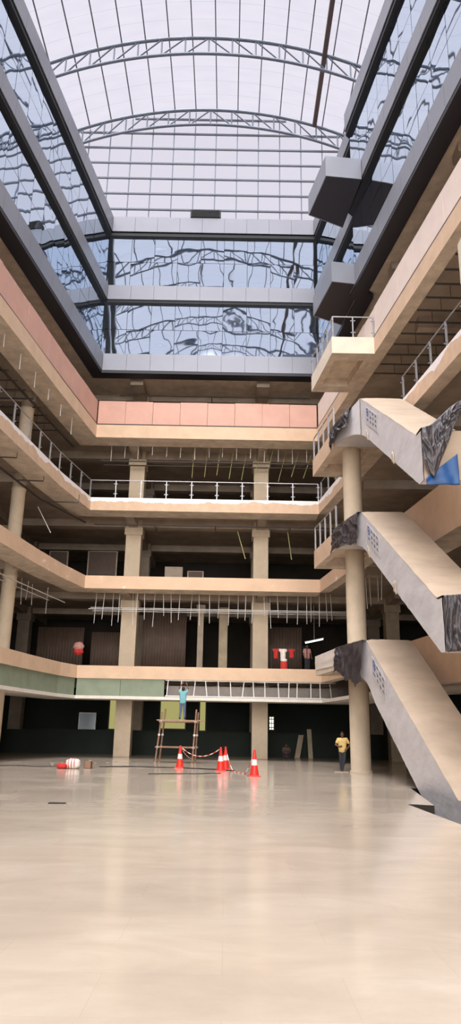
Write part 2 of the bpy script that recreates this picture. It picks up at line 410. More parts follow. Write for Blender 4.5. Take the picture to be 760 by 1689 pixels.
# grey boxes on the right facade
def gbox(pts, z0, z1, label):
    root = empty('cladding_box', (pts[0][0], pts[0][1], z0), label, 'cladding', 'grey boxes on the right facade')
    mb = MB()
    m = [Vector(p) for p in pts]
    for i in (3, 0):   # left face (far-left -> near-left), front face (near-left -> near-right)
        a, b = m[i], m[(i+1) % 4]
        for p, q in along(a, b, 1.5, .016): slabpiece(mb, p, q, 0, .05, z0, z1)
    a, b = m[2], m[3]
    for p, q in along(a, b, 1.5, .016): slabpiece(mb, p, q, 0, .05, z0, z1)
    part(mb, 'side_panel', 'acp', root)
    mb = MB(); q = [m[0]+(m[2]-m[0])*.015, m[1], m[2]+(m[0]-m[2])*.005, m[3]+(m[1]-m[3])*.015]
    mb.prism([(v.x, v.y) for v in q], z0+.02, z0+.1); part(mb, 'soffit_panel', 'acp_dark', root)
    mb = MB(); mb.prism([(v.x, v.y) for v in q], z1-.1, z1-.02); part(mb, 'top_panel', 'acp', root)
gbox([(4.76, 32.55), (6.72, 32.75), (6.31, 36.77), (4.17, 35.71)], 30.2, 31.5, 'grey clad box high on the right facade, just under the roof')
gbox([(5.22, 34.4), (6.85, 34.65), (6.45, 38.86), (4.62, 37.9)], 24.95, 26.2, 'grey clad box on the right facade directly above the railed balcony')

# ------------------------------------------------------------------ vault roof
XC, ZC, R = -2.1, 23.0, 25.0
HALF = 16.3
def arc(x, r=R): return ZC+math.sqrt(r*r-(x-XC)**2)
xs = [XC-HALF+2*HALF*i/40 for i in range(41)]
mb = MB()
mb.grid(lambda u, v: (xs[round(u*40)], Y0+(46.3-Y0)*v, arc(xs[round(u*40)])+.16), 40, 1)
zs = arc(xs[0])+.16
for x in (xs[0], xs[-1]):
    mb.add([(x, Y0, 36.9), (x, 46.3, 36.9), (x, 46.3, zs), (x, Y0, zs)], [(0, 1, 2, 3)])
struct(mb.build('roof_vault', 'roof'))
PX = [-1.63+1.63*k for k in range(-9, 10)]
PX = [x for x in PX if abs(x-XC) < HALF]
for i, x in enumerate(PX):
    mb = MB(); mb.bar((x, Y0, arc(x)+.07), (x, 46.2, arc(x)+.07), .07, .12)
    o = mb.build('roof_purlin', 'purlin')
    tag(o, 'long grey glazing bar running the length of the vault, %s from the left' % ORD[i], 'roof bar', 'glazing bars along the vault')
mb = MB()
cols = PX
yg = 46.35
ring = [(x, arc(x)+.1) for x in xs]
g = [(xs[0], 36.9)]+ring+[(xs[-1], 36.9)]
mb.add([(x, yg, z) for x, z in g], [tuple(range(len(g)))])
w = struct(mb.build('window_%d' % nw, 'roof')); nw += 1
mb = MB()
for x in PX: mb.box((x-.035, yg-.1, 36.9), (x+.035, yg-.02, arc(x)))
zz = 37.5
while zz < 47.6:
    h = math.sqrt(max(0, R*R-(zz-ZC)**2)); h = min(h, HALF)
    mb.box((XC-h, yg-.16, zz-.055), (XC+h, yg-.02, zz+.055)); zz += 1.4
part(mb, 'window_bars', 'steel', w)
# trusses
def truss(Y, label):
    root = empty('roof_truss', (0, Y, 0), label, 'roof truss', 'arched trusses under the vault')
    return root
TY = [45.9, 39.7, 33.5, 27.3, 21.1, 14.9, 8.7]
TL = ['arched steel truss in front of the gridded rear gable', 'arched steel truss nearest the top of the picture',
      ] + ['arched steel truss seen only mirrored in the facade glass'] * 5
bx = [XC+1.63*k for k in range(-10, 11)]
def arcp(x, dz): return Vector((x, 0, arc(x)-.08-dz))
tdata = []
n = 48; ax = [XC-HALF+2*HALF*i/n for i in range(n+1)]
mb = MB(); mb.path([arcp(x, 0) for x in ax], .13, 10); tdata.append(('top_chord', mb))
mb = MB(); mb.path([arcp(x, 1.4) for x in ax], .11, 10); tdata.append(('bottom_chord', mb))
for i, x in enumerate(bx):
    if abs(x-XC) > HALF: continue
    mb = MB(); mb.tube(arcp(x, 0), arcp(x, 1.4), .055, 8); tdata.append(('web_post', mb))
    if i < len(bx)-1 and abs(bx[i+1]-XC) <= HALF:
        a, b = (arcp(x, 1.4), arcp(bx[i+1], 0)) if x < XC-.1 else (arcp(x, 0), arcp(bx[i+1], 1.4))
        mb = MB(); mb.tube(a, b, .055, 8); tdata.append(('web_diagonal', mb))
proto = None
for Y, lab in zip(TY, TL):
    root = truss(Y, lab)
    if proto is None:
        proto = root
        for nm, mb in tdata: mb.build(nm, 'steel', root)
    else:
        for ch in list(proto.children):
            c = ch.copy(); C.objects.link(c); c.parent = root
# brown service pipe along the right of the vault
mb = MB(); mb.bar((5.9, Y0, arc(5.9)-.25), (5.9, 45.7, arc(5.9)-.25), .3, .34)
tag(mb.build('roof_gutter', 'brown'), 'thick dark brown beam running along the right side of the vault', 'beam')

# black box on the rear parapet
root = empty('equipment_box', (-2.2, 45.2, 37.23), 'black louvred box standing on the rear parapet under the gable', 'equipment box')
mb = MB(); mb.box((-3.3, 44.95, 37.25), (-1.1, 45.55, 37.95)); bev(part(mb, 'casing', 'black', root), .03)
mb = MB()
for i in range(5): mb.box((-3.2, 44.9, 37.32+.12*i), (-1.2, 44.96, 37.36+.12*i))
part(mb, 'louvre', 'black', root)

# ------------------------------------------------------------------ columns
def sqcol(x, y, w, z1, label, m='column', z0=0):
    mb = MB(); mb.box((x-w/2, y-w/2, z0), (x+w/2, y+w/2, z1))
    for k, (zb, zt) in LV.items():
        if z0 < zb-.5 < z1: mb.box((x-w/2-.1, y-w/2-.1, zb-.55), (x+w/2+.1, y+w/2+.1, zb-.02))
    return tag(bev(mb.build('column', m), .02), label, 'column', 'concrete columns of the galleries')
sqcol(-6.62, 49.5, 1.04, 25, 'square plastered column rising through every rear gallery left of the scaffold')
sqcol(2.12, 49.5, 1.02, 25, 'square plastered column rising through every rear gallery right of the traffic cones')
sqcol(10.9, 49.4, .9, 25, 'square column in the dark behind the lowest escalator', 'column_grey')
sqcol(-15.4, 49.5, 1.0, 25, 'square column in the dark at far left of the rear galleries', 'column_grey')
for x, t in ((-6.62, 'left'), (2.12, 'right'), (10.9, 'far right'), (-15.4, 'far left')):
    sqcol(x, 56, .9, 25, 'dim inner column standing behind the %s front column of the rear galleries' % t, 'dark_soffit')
def roundcol(x, y, r, z1, label, m):
    mb = MB(); prof = [(r*1.12, 0), (r*1.12, .08), (r, .1)]
    for k, (zb, zt) in LV.items():
        if zb < z1: prof += [(r, zb-.5), (r*1.06, zb-.48), (r*1.06, zb-.3), (r, zb-.28)] if r < .42 else []
    prof.append((r, z1)); mb.lathe(prof, (x, y, 0), 36)
    return tag(mb.build('column', m), label, 'column', 'round columns of the atrium')
roundcol(5.86, 33.72, .44, 15.1, 'tall round plastered column carrying the escalator landings', 'column')
roundcol(-12.1, 40, .385, 25, 'round plastered column behind the left gallery edge', 'column')
roundcol(-13.8, 31, .385, 25, 'round column of the left gallery outside the view', 'column') if False else None

# ------------------------------------------------------------------ pink boards of the top gallery
e4 = edge(4)
segs = [('left', [(-10.91-.128*10, 20), (-10.91, 30), (-9.86, 38.3), (-8.92, 45)], 'pink'), ('rear', [(-8.92, 45), (5.62, 45)], 'pink'), ('right', [(xr(44.9), 44.9), (xr(33.2), 33.2), (xr(16), 16)], 'pinkpale')]
for side, pl, m in segs:
    i = 0
    for a, b in zip(pl, pl[1:]):
        for p, q in along(a, b, 1.75, .02):
            mb = MB(); z1 = 22.62+random.uniform(-.03, .03)
            slabpiece(mb, p, q, .04+random.uniform(0, .015), .1, 20.98, z1)
            o = mb.build('barrier_board', m); c = Vector(((p.x+q.x)/2, (p.y+q.y)/2, 20.98))
            tag(o, '%s board shielding the %s top gallery, %s board along%s' % ('pale' if side == 'right' else 'pink', side, ORD[i], ' from the left' if side == 'rear' else ' from the rear corner' if side == 'right' else ' towards the rear corner'), 'board', 'barrier boards on the top gallery')
            i += 1
    mb = MB()
    ribbon(mb, pl, .0, .14, 20.91, 20.99)
    o = mb.build('board_sill', 'channel'); tag(o, 'dark ragged strip of sealing under the %s boards of the top gallery' % side, 'seal')

# ------------------------------------------------------------------ railings
def railing(pts, z, h, step, label, clamps=True, skip_first=False, group='steel railings'):
    root = empty('railing', (*pts[0], z), label, 'railing', group)
    mb = MB(); mb.path([(*p, z+h) for p in pts], .03, 8); part(mb, 'handrail', 'inox', root)
    for si, (a, b) in enumerate(zip(pts, pts[1:])):
        a = Vector(a); b = Vector(b); L = (b-a).length; n = max(1, round(L/step)); d = (b-a)/L; nr = Vector((d.y, -d.x))
        for i in range(n+1):
            if i == 0 and (si > 0 or skip_first): continue
            p = a+d*L*i/n
            mb = MB(); mb.box((-.028, -.04, 0), (.028, .04, h)); mb.box((-.07, -.07, 0), (.07, .07, .015))
            po = mb.build('post', 'inox', root); po.location = (p.x-pts[0][0], p.y-pts[0][1], 0); po.rotation_euler.z = math.atan2(d.y, d.x)
            if clamps:
                for zc in (.28, h-.25):
                    mb = MB(); mb.bar((-.1, -.05, zc), (.1, -.05, zc), .022, .022); mb.tube((-.1, -.08, zc), (-.1, -.02, zc), .024, 8); mb.tube((.1, -.08, zc), (.1, -.02, zc), .024, 8)
                    mb.build('clamp', 'inox', po)
    return root
def on(poly, off): return offset(poly, off)
e3 = edge(3)
r3 = on([(-12.4, 20), (-10.89, 31.7), (-10.43, 35.5), (-9.84, 40.2), (-8.95, 45), (5.62, 45)], .12)
railing(r3[:5], 15.87, 1.2, 1.55, 'steel railing of bare posts along the left third-floor gallery edge')
railing([r3[4], r3[5]], 15.87, 1.2, 1.6, 'steel railing with clamp posts along the rear third-floor gallery', skip_first=True)
r3r = on([(xr(44.7), 44.7), (xr(37.8), 37.8)], .12)
railing(r3r, 15.87, 1.2, 1.6, 'short steel railing behind the uppermost wrapped escalator landing')
r3r = on([(xr(30), 30), (xr(16), 16)], .12)
railing(r3r, 15.87, 1.2, 1.55, 'steel railing along the right third-floor gallery above the uppermost escalator')

# ------------------------------------------------------------------ escalator landings
LA = [(4.97, 33.25), (4.43, 37.7)]
names = {1: 'white-faced landing slab at the head of the lowest escalator', 2: 'peach landing slab at the head of the middle escalator', 3: 'peach landing slab at the head of the uppermost escalator', 4: 'railed cream landing balcony jutting over the uppermost escalator'}
for k, (zb, zt) in LV.items():
    zb = zt-.92
    pl = [(4.97, 33.25), (xr(33.25)+.05, 33.25), (xr(37.7)+.05, 37.7), (4.43, 37.7)]
    mb = MB()
    # rim beams with a coffer recessed in the underside
    def inset(f): 
        c = Vector((sum(p[0] for p in pl)/4, sum(p[1] for p in pl)/4))
        return [tuple(Vector(p)+(c-Vector(p))*f) for p in pl]
    q = inset(.34); n = 4
    for i in range(4):
        a, b, c, d = pl[i], pl[(i+1) % 4], q[(i+1) % 4], q[i]
        mb.add([(*a, zb), (*b, zb), (*b, zt), (*a, zt)], [(0, 1, 2, 3)], 0)
        mb.add([(*a, zb), (*b, zb), (*c, zb), (*d, zb)], [(3, 2, 1, 0)], 1)
        mb.add([(*d, zb), (*c, zb), (*c, zb+.45), (*d, zb+.45)], [(3, 2, 1, 0)], 1)
    mb.add([(*p, zb+.45) for p in q], [(3, 2, 1, 0)], 1); mb.add([(*p, zt) for p in pl], [(0, 1, 2, 3)], 0)
    root = mb.build('landing_slab', ['cream' if k in (1, 4) else 'peach', 'soffit'], None, (4.97, 33.25, zb))
    tag(root, names[k], 'landing', 'escalator landings')
    if k == 1:
        mb = MB()
        def fn(u, v):
            x = 4.97+(4.43-4.97)*u; y = 33.25+4.45*u
            return (x-.03-.02*noise.noise((u*5, v*3, 1)), y, zt+.03-v*.78+.12*u*v)
        mb.grid(fn, 24, 8); part(solid(mb.build('facing_sheet', 'white', None)) if False else mb, 'facing_sheet', 'white', root)
    elif k == 2:
        railing([(4.5, 37.6), (5.02, 33.6)], zt, 1.25, 1.05, 'steel posts on the landing at the head of the middle escalator', False)
    elif k == 3:
        railing([(4.5, 37.6), (5.02, 33.6)], zt, 1.25, 1.0, 'steel posts on the landing at the head of the uppermost escalator', False)
    else:
        railing([(4.5, 37.6), (5.04, 33.33), (7.1, 33.33)], zt, 1.2, 1.05, 'steel railing round the cream landing balcony on the right')
mb = MB(); mb.box((6.75, 17.0, 14.5), (9.3, 19.1, 15.9))
tag(mb.build('landing_slab', 'cream'), 'pale landing corner cut by the right edge of the picture, beside the pale boards', 'landing', 'escalator landings')

# ------------------------------------------------------------------ wrapped escalators
def lerp(a, b, t): return a+(b-a)*t
def sst(t): t = max(0, min(1, t)); return t*t*(3-2*t)
def folds(u, v, sd, f=1.0):
    w = noise.noise((u*2.2*f, v*1.3, sd))
    a = 1-abs(noise.noise((u*7*f+2.2*w, v*1.6+w, sd+3)))*2
    b = 1-abs(noise.noise((u*15*f+3*w, v*3.4-2*w, sd+9)))*2
    c = noise.noise((u*30*f, v*14, sd+4))
    return .62*a+.3*b+.16*c
def escalator(zb, zt, yb, yt, yend, th, label, which):
    root = empty('escalator', (6.7, yend, max(zb-th, 0)), label, 'escalator', 'plastic-wrapped escalators')
    YE = 33.2
    def xl(y): return 5.97-(y-20.8)*.0337 if y < yt else lerp(5.97-(yt-20.8)*.0337, 5.02, (y-yt)/(YE-yt))
    def xrt(y): return min(7.5, xr(y)-.04)
    def top(y):
        if y < yb: return zb
        if y > yt: return zt
        return lerp(zb, zt, (y-yb)/(yt-yb))
    def bot(y):
        sl = (zt-zb)/(yt-yb)
        straight = zt-(yt-y)*sl-th
        if y <= yt-1.2: v = max(straight, zb-th) if zb > .5 else straight
        else:
            v0 = zt-1.2*sl-th; t = (y-(yt-1.2))/(YE-yt+1.2)
            v = lerp(v0, zt-.95, min(1, 1-(1-t)**2.0))
        return max(v, -2.15) if zb < .5 else v
    ys = []
    y = yend
    while y < YE-1e-6: ys.append(y); y += .12
    ys += [yb, yt, YE]; ys = sorted(set(ys)); NY = len(ys)-1
    sd = which*7.3
    def sheet(side):
        def fn(u, v):
            yy = ys[round(u*NY)]; z = lerp(bot(yy), top(yy), v)
            wr = .02*noise.noise((yy*1.3+sd, z*1.3, 0))+.012*math.sin((yy*.9+z*1.6)*5+3*noise.noise((yy*.6, z*.6, sd)))*(.4+.6*abs(noise.noise((yy*.5, z*.5, sd+5))))
            x = xl(yy)-.02-abs(wr) if side < 0 else xrt(yy)+.0+wr*.2
            return (x, yy, z)
        mb = MB(); mb.grid(fn, NY, 14); return mb
    part(sheet(-1), 'side_sheet', 'wrap', root); part(sheet(1), 'side_sheet', 'wrap', root)
    def tf(u, v):
        yy = ys[round(u*NY)]; x = lerp(xl(yy)-.03, xrt(yy), v)
        return (x, yy, top(yy)+.03*noise.noise((x*.8, yy*2.2, sd))+.018*math.sin(yy*7+4*noise.noise((x, yy, sd)))*abs(noise.noise((x*.6, yy*.7, sd+2))) + (.02 if .12 < v < .95 else 0))
    mb = MB(); mb.grid(tf, NY, 16); part(mb, 'top_sheet', 'wraptop', root)
    mb = MB(); mb.grid(lambda u, v: (lerp(xl(ys[round(u*NY)]), xrt(ys[round(u*NY)]), v), ys[round(u*NY)], bot(ys[round(u*NY)])+.005), NY, 2); part(mb, 'underside_sheet', 'wrap', root)
    mb = MB(); mb.grid(lambda u, v: (lerp(xl(yend), xrt(yend), u), yend, lerp(bot(yend), top(yend), v)), 8, 8); part(mb, 'end_sheet', 'wraptop', root)
    # printed marks stuck on the left side sheet
    def sp(y, d, o=.055): return Vector((xl(y)-o, y, top(y)-d))
    ya = yt-1.05
    def quad(mb, y0, y1, d0, d1, o, mi=0):
        P = [sp(y0, d1, o), sp(y1, d1, o), sp(y1, d0, o), sp(y0, d0, o)]
        Q = [p+Vector((.012, 0, 0)) for p in P]; mb.hexa(P+Q, mi)
    mb = MB(); quad(mb, ya-2.0, ya, .22, 1.0, .05); nt = part(mb, 'notice_sheet', 'notice', root)
    mb = MB()
    for i in range(3):
        for j in range(3):
            y0 = ya-.75-.42*i; d = .3+.23*j+random.uniform(-.02, .02)
            quad(mb, y0-.16, y0-.02, d, d+.045, .056); quad(mb, y0-.10, y0-.05, d-.04, d+.1 if (i+j) % 2 else d+.05, .057)
            quad(mb, y0-.22, y0-.18, d+.02, d+.06, .056)
    k = part(mb, 'printed_mark', 'ink', nt)
    mb = MB(); c = sp(ya-.35, .42, .056)
    ringn = 20
    sl = (zt-zb)/(yt-yb)
    for i in range(ringn):
        t0, t1 = 2*PI*i/ringn, 2*PI*(i+1)/ringn
        P = []
        for r, t in ((.11, t0), (.11, t1), (.2, t1), (.2, t0)):
            dy = r*math.cos(t); P.append(c+Vector((0, dy, r*math.sin(t)+dy*sl)))
        mb.add(P, [(0, 1, 2, 3)])
    quad(mb, ya-.45, ya-.25, .38, .47, .057); quad(mb, ya-.5, ya-.2, .72, .8, .057)
    part(mb, 'round_mark', 'blueink', nt)
    # paper tape patches along the lower edge
    for (y, dd) in ((yt-1.3, .05), (yt-5.1, .02)) if which != 1 else ():
        mb = MB()
        def pf(u, v): 
            yy = lerp(y-.16, y+.16, u)+.05*v; z = bot(yy)-.05+(.36+.08*math.sin(u*5+y))*v
            return (xl(yy)-.06-.02*noise.noise((u*4, v*4, y)), yy, z)
        mb.grid(pf, 6, 6); solid(part(mb, 'tape_patch', 'tape', root))
    # black tarp over the head
    drop = {1: 1.45, 2: 1.3, 3: .95}[which]; y0t = {1: yt-.05, 2: yt-.05, 3: yt+1.0}[which]
    def tarp(u, v):
        yy = lerp(y0t, YE+.25, u); yc = min(yy, YE)
        fold = .15*(folds(u, v, sd)+.3)*min(1, v*2.2)
        if v < .25:
            t = v/.25; return (xl(yc)+.5*(1-t)-.05*t, yy, top(yc)+.05+.03*noise.noise((u*6, t*2, sd))-.04*t)
        t = (v-.25)/.75
        hem = drop*(1+.22*math.sin(u*4+which)+.18*noise.noise((u*5, 0, sd)))
        return (xl(yc)-.1-abs(fold)-.05*t, yy+.06*math.sin(v*9+u*5), top(yc)+.01-hem*t)
    mb = MB(); mb.grid(tarp, 110, 60); solid(part(mb, 'tarp', 'tarp', root))
    if which in (2, 3):
        hump = .95 if which == 3 else .12
        def tn(u, v):
            x = lerp(xl(yend)-.05, xrt(yend)+.3, u)
            zr = zb+.06+hump*sst(u*1.35)
            fold = .17*(folds(u, v, sd+31, .8)+.3)*min(1, v*2)
            hem = 1.55 if which == 2 else (1.25+3.6*u if u < .15 else max(.45, 1.79-2.9*(u-.15)))
            hem += .1*noise.noise((u*6, 2, sd))
            if v < .2: t = v/.2; return (x, yend+.5*(1-t)-.06*t, zr-.02*t)
            t = (v-.2)/.8
            return (x+.03*math.sin(v*7), yend-.1-abs(fold), zr-.02-hem*t)
        mb = MB(); mb.grid(tn, 90, 64); solid(part(mb, 'tarp', 'tarp', root))
    return root
escalator(0.0, 5.29, 20.15, 30.3, 17.2, 1.9, 'lowest wrapped escalator rising from the marble floor on the right', 1)
escalator(5.29, 10.77, 20.75, 30.35, 20.4, 1.5, 'middle wrapped escalator on the right with black tarps at both ends', 2)
escalator(10.77, 15.87, 21.85, 29.8, 21.4, 1.65, 'uppermost and shortest-looking wrapped escalator on the right, above the blue sheet', 3)

# blue sheet behind the uppermost escalator's foot
mb = MB()
def bf(u, v):
    x = lerp(5.97, 6.98, u); z0 = 8.93; z1 = lerp(9.15, 9.95, u)
    return (x, 21.27-.04*noise.noise((u*3, v*2, 2))-.012*math.sin(u*13+2*v), lerp(z0, z1, v))
mb.grid(bf, 40, 14); o = solid(mb.build('blue_tarpaulin', 'blue')); tag(o, 'bright blue tarpaulin under the foot of the uppermost escalator', 'tarpaulin')

# ------------------------------------------------------------------ hanger rods and ceiling channels
def rod(p, L, dx, dy, label, group, m='white_rod', r=.022):
    mb = MB(); mb.tube((0, 0, 0), (dx, dy, -L), r, 6)
    o = mb.build('hanger_rod', m); o.location = p; return tag(o, label, 'hanger rod', group)
# under the second floor, rear
g2 = 'hanger rods under the rear second floor'
x = -8.6
while x < 6.9:
    rod((x, 46.55+random.uniform(.0, 1.6), 10.46), random.uniform(1.7, 2.45), random.uniform(-.1, .1), 0, 'thin white hanger rod dangling under the rear second floor', g2); x += random.uniform(.38, .75)
g2l = 'hanger rods under the left second floor'
for i in range(17):
    y = 30+i*.95; xx = -9.6-.128*(45-y)-.9
    rod((xx-random.uniform(.7, 1.6), y, 10.0), random.uniform(.9, 1.8), random.uniform(-.1, .1), .05, 'thin white hanger rod dangling under the left second-floor gallery', g2l)
for i in range(9):
    y = 34.5+i*1.15; rod((xr(y)+1.6+random.uniform(0, .8), y, 10.46), random.uniform(1.4, 2.3), random.uniform(-.1, .1), 0, 'thin white hanger rod dangling behind the round column', 'hanger rods under the right second floor')
for j, (yy, z) in enumerate(((46.6, 8.95), (47.3, 9.15), (48.0, 9.05))):
    mb = MB(); mb.bar((-8.9, yy, z), (8.0, yy, z), .04, .035)
    tag(mb.build('ceiling_channel', 'zinc'), 'long pale metal channel hung under the rear second floor, %s from the edge' % ORD[j], 'ceiling channel', 'metal channels for the ceilings')
for j, off in enumerate((1.2, 2.2)):
    p = [(-11.4-off, 29), (-10.24-off, 38.2), (-8.95-off, 45.3)]
    mb = MB(); mb.path([(a, b, 9.1+.12*j) for a, b in p], .035, 4)
    tag(mb.build('ceiling_channel', 'zinc'), 'long pale metal channel hung under the left second-floor gallery, %s from the edge' % ORD[j], 'ceiling channel', 'metal channels for the ceilings')
# under the top gallery (L4)
for i in range(15):
    x = -8.2+i*.95; rod((x, 46.6+random.uniform(-.02, .5), 20.61), random.uniform(1.1, 1.5), random.uniform(-.04, .04), 0, 'short white hanger rod in a row under the rear top gallery', 'hanger rods under the rear top gallery')
for i in range(10):
    x = -2.6+i*.92; rod((x, 47.6+random.uniform(0, .8), 20.61), random.uniform(2.0, 2.3), -.1-.11*i*.6, 0, 'tilted yellowish hanger rod under the rear top gallery', 'tilted rods under the rear top gallery', 'green_rod')
for j, (yy, z) in enumerate(((47.2, 19.2), (48.3, 19.3))):
    mb = MB(); mb.bar((-8.9, yy, z), (7.5, yy, z), .07, .07)
    tag(mb.build('ceiling_channel', 'channel'), 'long dark metal channel hung under the rear top gallery, %s from the edge' % ORD[j], 'ceiling channel', 'metal channels for the ceilings')
for i in range(16):
    y = 20+i*1.02; a = xr(y)+.62
    mb = MB(); mb.bar((a, y, 19.98), (a+3.6, y, 19.98), .06, .07); mb.tube((a+1.1, y, 19.98), (a+1.1, y, 20.62), .015, 6); mb.tube((a+2.5, y, 19.98), (a+2.5, y, 20.62), .015, 6)
    tag(mb.build('ceiling_channel', 'channel'), 'dark cross channel under the right top gallery, %s from the near end' % ORD[i], 'ceiling channel', 'cross channels under the right top gallery')
for i in range(16):
    y = 26+i*1.15; a = -9.6-.128*(45-y)-1.0
    mb = MB(); mb.bar((a, y, 19.7), (a-3.4, y, 19.7), .06, .07); mb.tube((a-1.1, y, 19.7), (a-1.1, y, 20.62), .015, 6); mb.tube((a-2.4, y, 19.7), (a-2.4, y, 20.62), .015, 6)
    tag(mb.build('ceiling_channel', 'channel'), 'dark cross channel under the left top gallery, %s from the near end' % ORD[i], 'ceiling channel', 'cross channels under the left top gallery')
for i in range(7):
    y = 30+i*2; a = -9.0-.128*(45-y)-.5
    rod((a, y, 20.03), random.uniform(.7, 1.1), 0, 0, 'short white hanger rod under the left top-gallery beam', 'hanger rods under the left top gallery')
mb = MB(); mb.path([(-13.4, 27, 19.72), (-11.2, 42, 19.72), (-10.6, 46, 19.72)], .07, 8)
tag(mb.build('sprinkler_pipe', 'channel'), 'dark pipe running under the left top gallery behind the beam', 'pipe', 'service pipes under the galleries')
# pipes under the third floor
def pipe(pts, r, label, drops=()):
    root = empty('sprinkler_pipe', pts[0], label, 'pipe', 'service pipes under the galleries')
    mb = MB(); mb.path(pts, r, 8); part(mb, 'pipe_run', 'channel', root)
    for (a, b) in drops:
        mb = MB(); mb.path([a, b], r*.6, 6); mb.tube(b, (b[0], b[1], b[2]+.5), .02, 6); part(mb, 'branch', 'channel', root)
pipe([(-13.3, 29, 14.75), (-11.4, 42, 14.75), (-9.6, 47, 14.75)], .06, 'dark sprinkler pipe under the left third floor', [((-12.45, 35, 14.75), (-10.9, 35.1, 14.75)), ((-11.9, 38.6, 14.75), (-10.4, 38.7, 14.75)), ((-11.2, 42.5, 14.75), (-9.2, 42.6, 14.75))])
pipe([(-9.0, 46.9, 14.6), (7.5, 46.9, 14.6)], .05, 'dark pipe under the rear third floor', [((-5, 46.9, 14.6), (-5, 48.4, 14.6)), ((-1, 46.9, 14.6), (-1, 48.4, 14.6)), ((4, 46.9, 14.6), (4, 48.4, 14.6))])
pipe([(-8, 47.8, 24.4), (5.5, 47.8, 24.4)], .05, 'dark pipe under the rear glazed storey', [((-1.5, 47.8, 24.4), (-1.5, 49, 24.4))])
for i, (x, dx) in enumerate(((.5, .55), (3.9, .25), (-11.6, .9))):
    rod((x, 48.2 if i < 2 else 42.5, 14.65 if i < 2 else 14.4), 1.9 if i < 2 else 1.6, dx, 0, ['slanting pale rod hanging in the rear second-floor opening, left of the right column', 'slanting pale rod hanging in the rear second-floor opening, right of the right column', 'slanting white rod hanging in the left second-floor opening'][i], 'slanting rods above the second floor', 'green_rod' if i < 2 else 'white_rod', .03)

# ------------------------------------------------------------------ bulkhead at the first floor
pl = [(-12.8, 19), (-11.4, 30), (-10.79, 35.3), (-10.28, 39.2), (-9.61, 43.15), (-9.0, 45)]
i = 0
for a, b in zip(pl, pl[1:]):
    for p, q in along(a, b, 2.4, .02):
        mb = MB(); slabpiece(mb, p, q, .1, .15, 3.53, 4.55); o = mb.build('bulkhead_board', 'green')
        tag(o, 'grey-green bulkhead board under the left first floor, %s towards the rear corner' % ORD[i], 'board', 'green bulkhead boards'); i += 1
for i, (p, q) in enumerate(along((-9.0, 45), (-3.75, 45), 2.6, .02)):
    mb = MB(); slabpiece(mb, p, q, .1, .15, 3.53, 4.55); o = mb.build('bulkhead_board', 'green')
    tag(o, 'grey-green bulkhead board under the rear first floor, %s' % ('beside the left corner' if i == 0 else 'ending above the scaffold'), 'board', 'green bulkhead boards')
root = empty('metal_stud_grid', (1, 45.2, 3.5), 'open metal stud frame of the bulkhead above the worker', 'metal frame')
mb = MB(); mb.bar((-3.7, 45.15, 4.5), (6.5, 45.15, 4.5), .06, .05); part(mb, 'top_rail', 'zinc', root)
mb = MB(); mb.bar((-3.7, 45.15, 3.6), (6.5, 45.15, 3.6), .06, .06); part(mb, 'bottom_rail', 'zinc', root)
x = -3.6
while x < 6.4:
    t = random.uniform(-.12, .12); mb = MB(); mb.bar((x, 45.15, 3.6), (x+t, 45.15, 4.5), .05, .04); part(mb, 'stud', 'white_rod', root); x += random.uniform(.45, .85)
mb = MB(); mb.box((-3.7, 46.2, 3.5), (8, 47.4, 4.25))
for k in range(8): mb.box((-3.7+k*1.5, 46.16, 3.6), (-3.64+k*1.5, 47.44, 4.28))
tag(mb.build('air_duct', 'duct'), 'flanged grey air duct lying in the open bulkhead behind the studs', 'air duct')

# ------------------------------------------------------------------ interiors seen in the dark
def corrugated(x0, x1, y, z0, z1, label):
    mb = MB(); n = int((x1-x0)/.05)
    mb.grid(lambda u, v: (lerp(x0, x1, u), y+.035*math.sin(u*n*PI/2), lerp(z0, z1, v)), n, 1)
    o = solid(mb.build('corrugated_sheet', 'sheet'), .01); tag(o, label, 'metal sheet', 'corrugated sheets on the first floor')
corrugated(-5.9, -2.9, 51.2, 5.29, 9.6, 'brown corrugated sheet screen right of the left square column on the first floor')
corrugated(-13.2, -10.0, 51.5, 5.29, 8.4, 'brown corrugated sheet screen at far left of the first floor')
corrugated(-9.6, -7.4, 52.2, 5.29, 8.2, 'brown corrugated sheet screen left of the left square column on the first floor')
corrugated(2.8, 5.2, 52.4, 5.29, 8.8, 'brown corrugated sheet screen behind the hanging clothes')
sqcol(-1.9, 50.6, .4, 9.97, 'slim dark post beside the corrugated screen on the first floor', 'dark_soffit', 5.29)
sqcol(-.35, 51.6, .6, 9.97, 'stubby brown pier in the middle of the first floor', 'column_grey', 5.29)
def cabinet(x0, x1, y, z0, z1, label, m):
    root = empty('partition_panel', ((x0+x1)/2, y, z0), label, 'partition', 'partitions inside the second floor')
    mb = MB(); mb.box((x0, y, z0), (x1, y+.15, z1)); part(mb, 'panel', m, root)
    mb = MB(); mb.box((x0-.04, y-.03, z0), (x0+.04, y+.18, z1+.04)); mb.box((x1-.04, y-.03, z0), (x1+.04, y+.18, z1+.04)); mb.box((x0, y-.03, z1), (x1, y+.18, z1+.05)); part(mb, 'frame', 'dark_soffit', root)
cabinet(-13.0, -11.7, 52, 10.77, 13.9, 'tall brown partition panel at far left of the second floor', 'sheet')
cabinet(-10.4, -8.3, 53, 10.77, 14.2, 'wide brown partition panel left of the square column on the second floor', 'sheet')
cabinet(-4.6, -3.4, 52, 10.77, 12.9, 'pale partition panel right of the left column on the second floor', 'dark_soffit')
cabinet(-3.0, -1.9, 52.4, 10.77, 12.7, 'dark partition panel beside the pale one on the second floor', 'sheet')
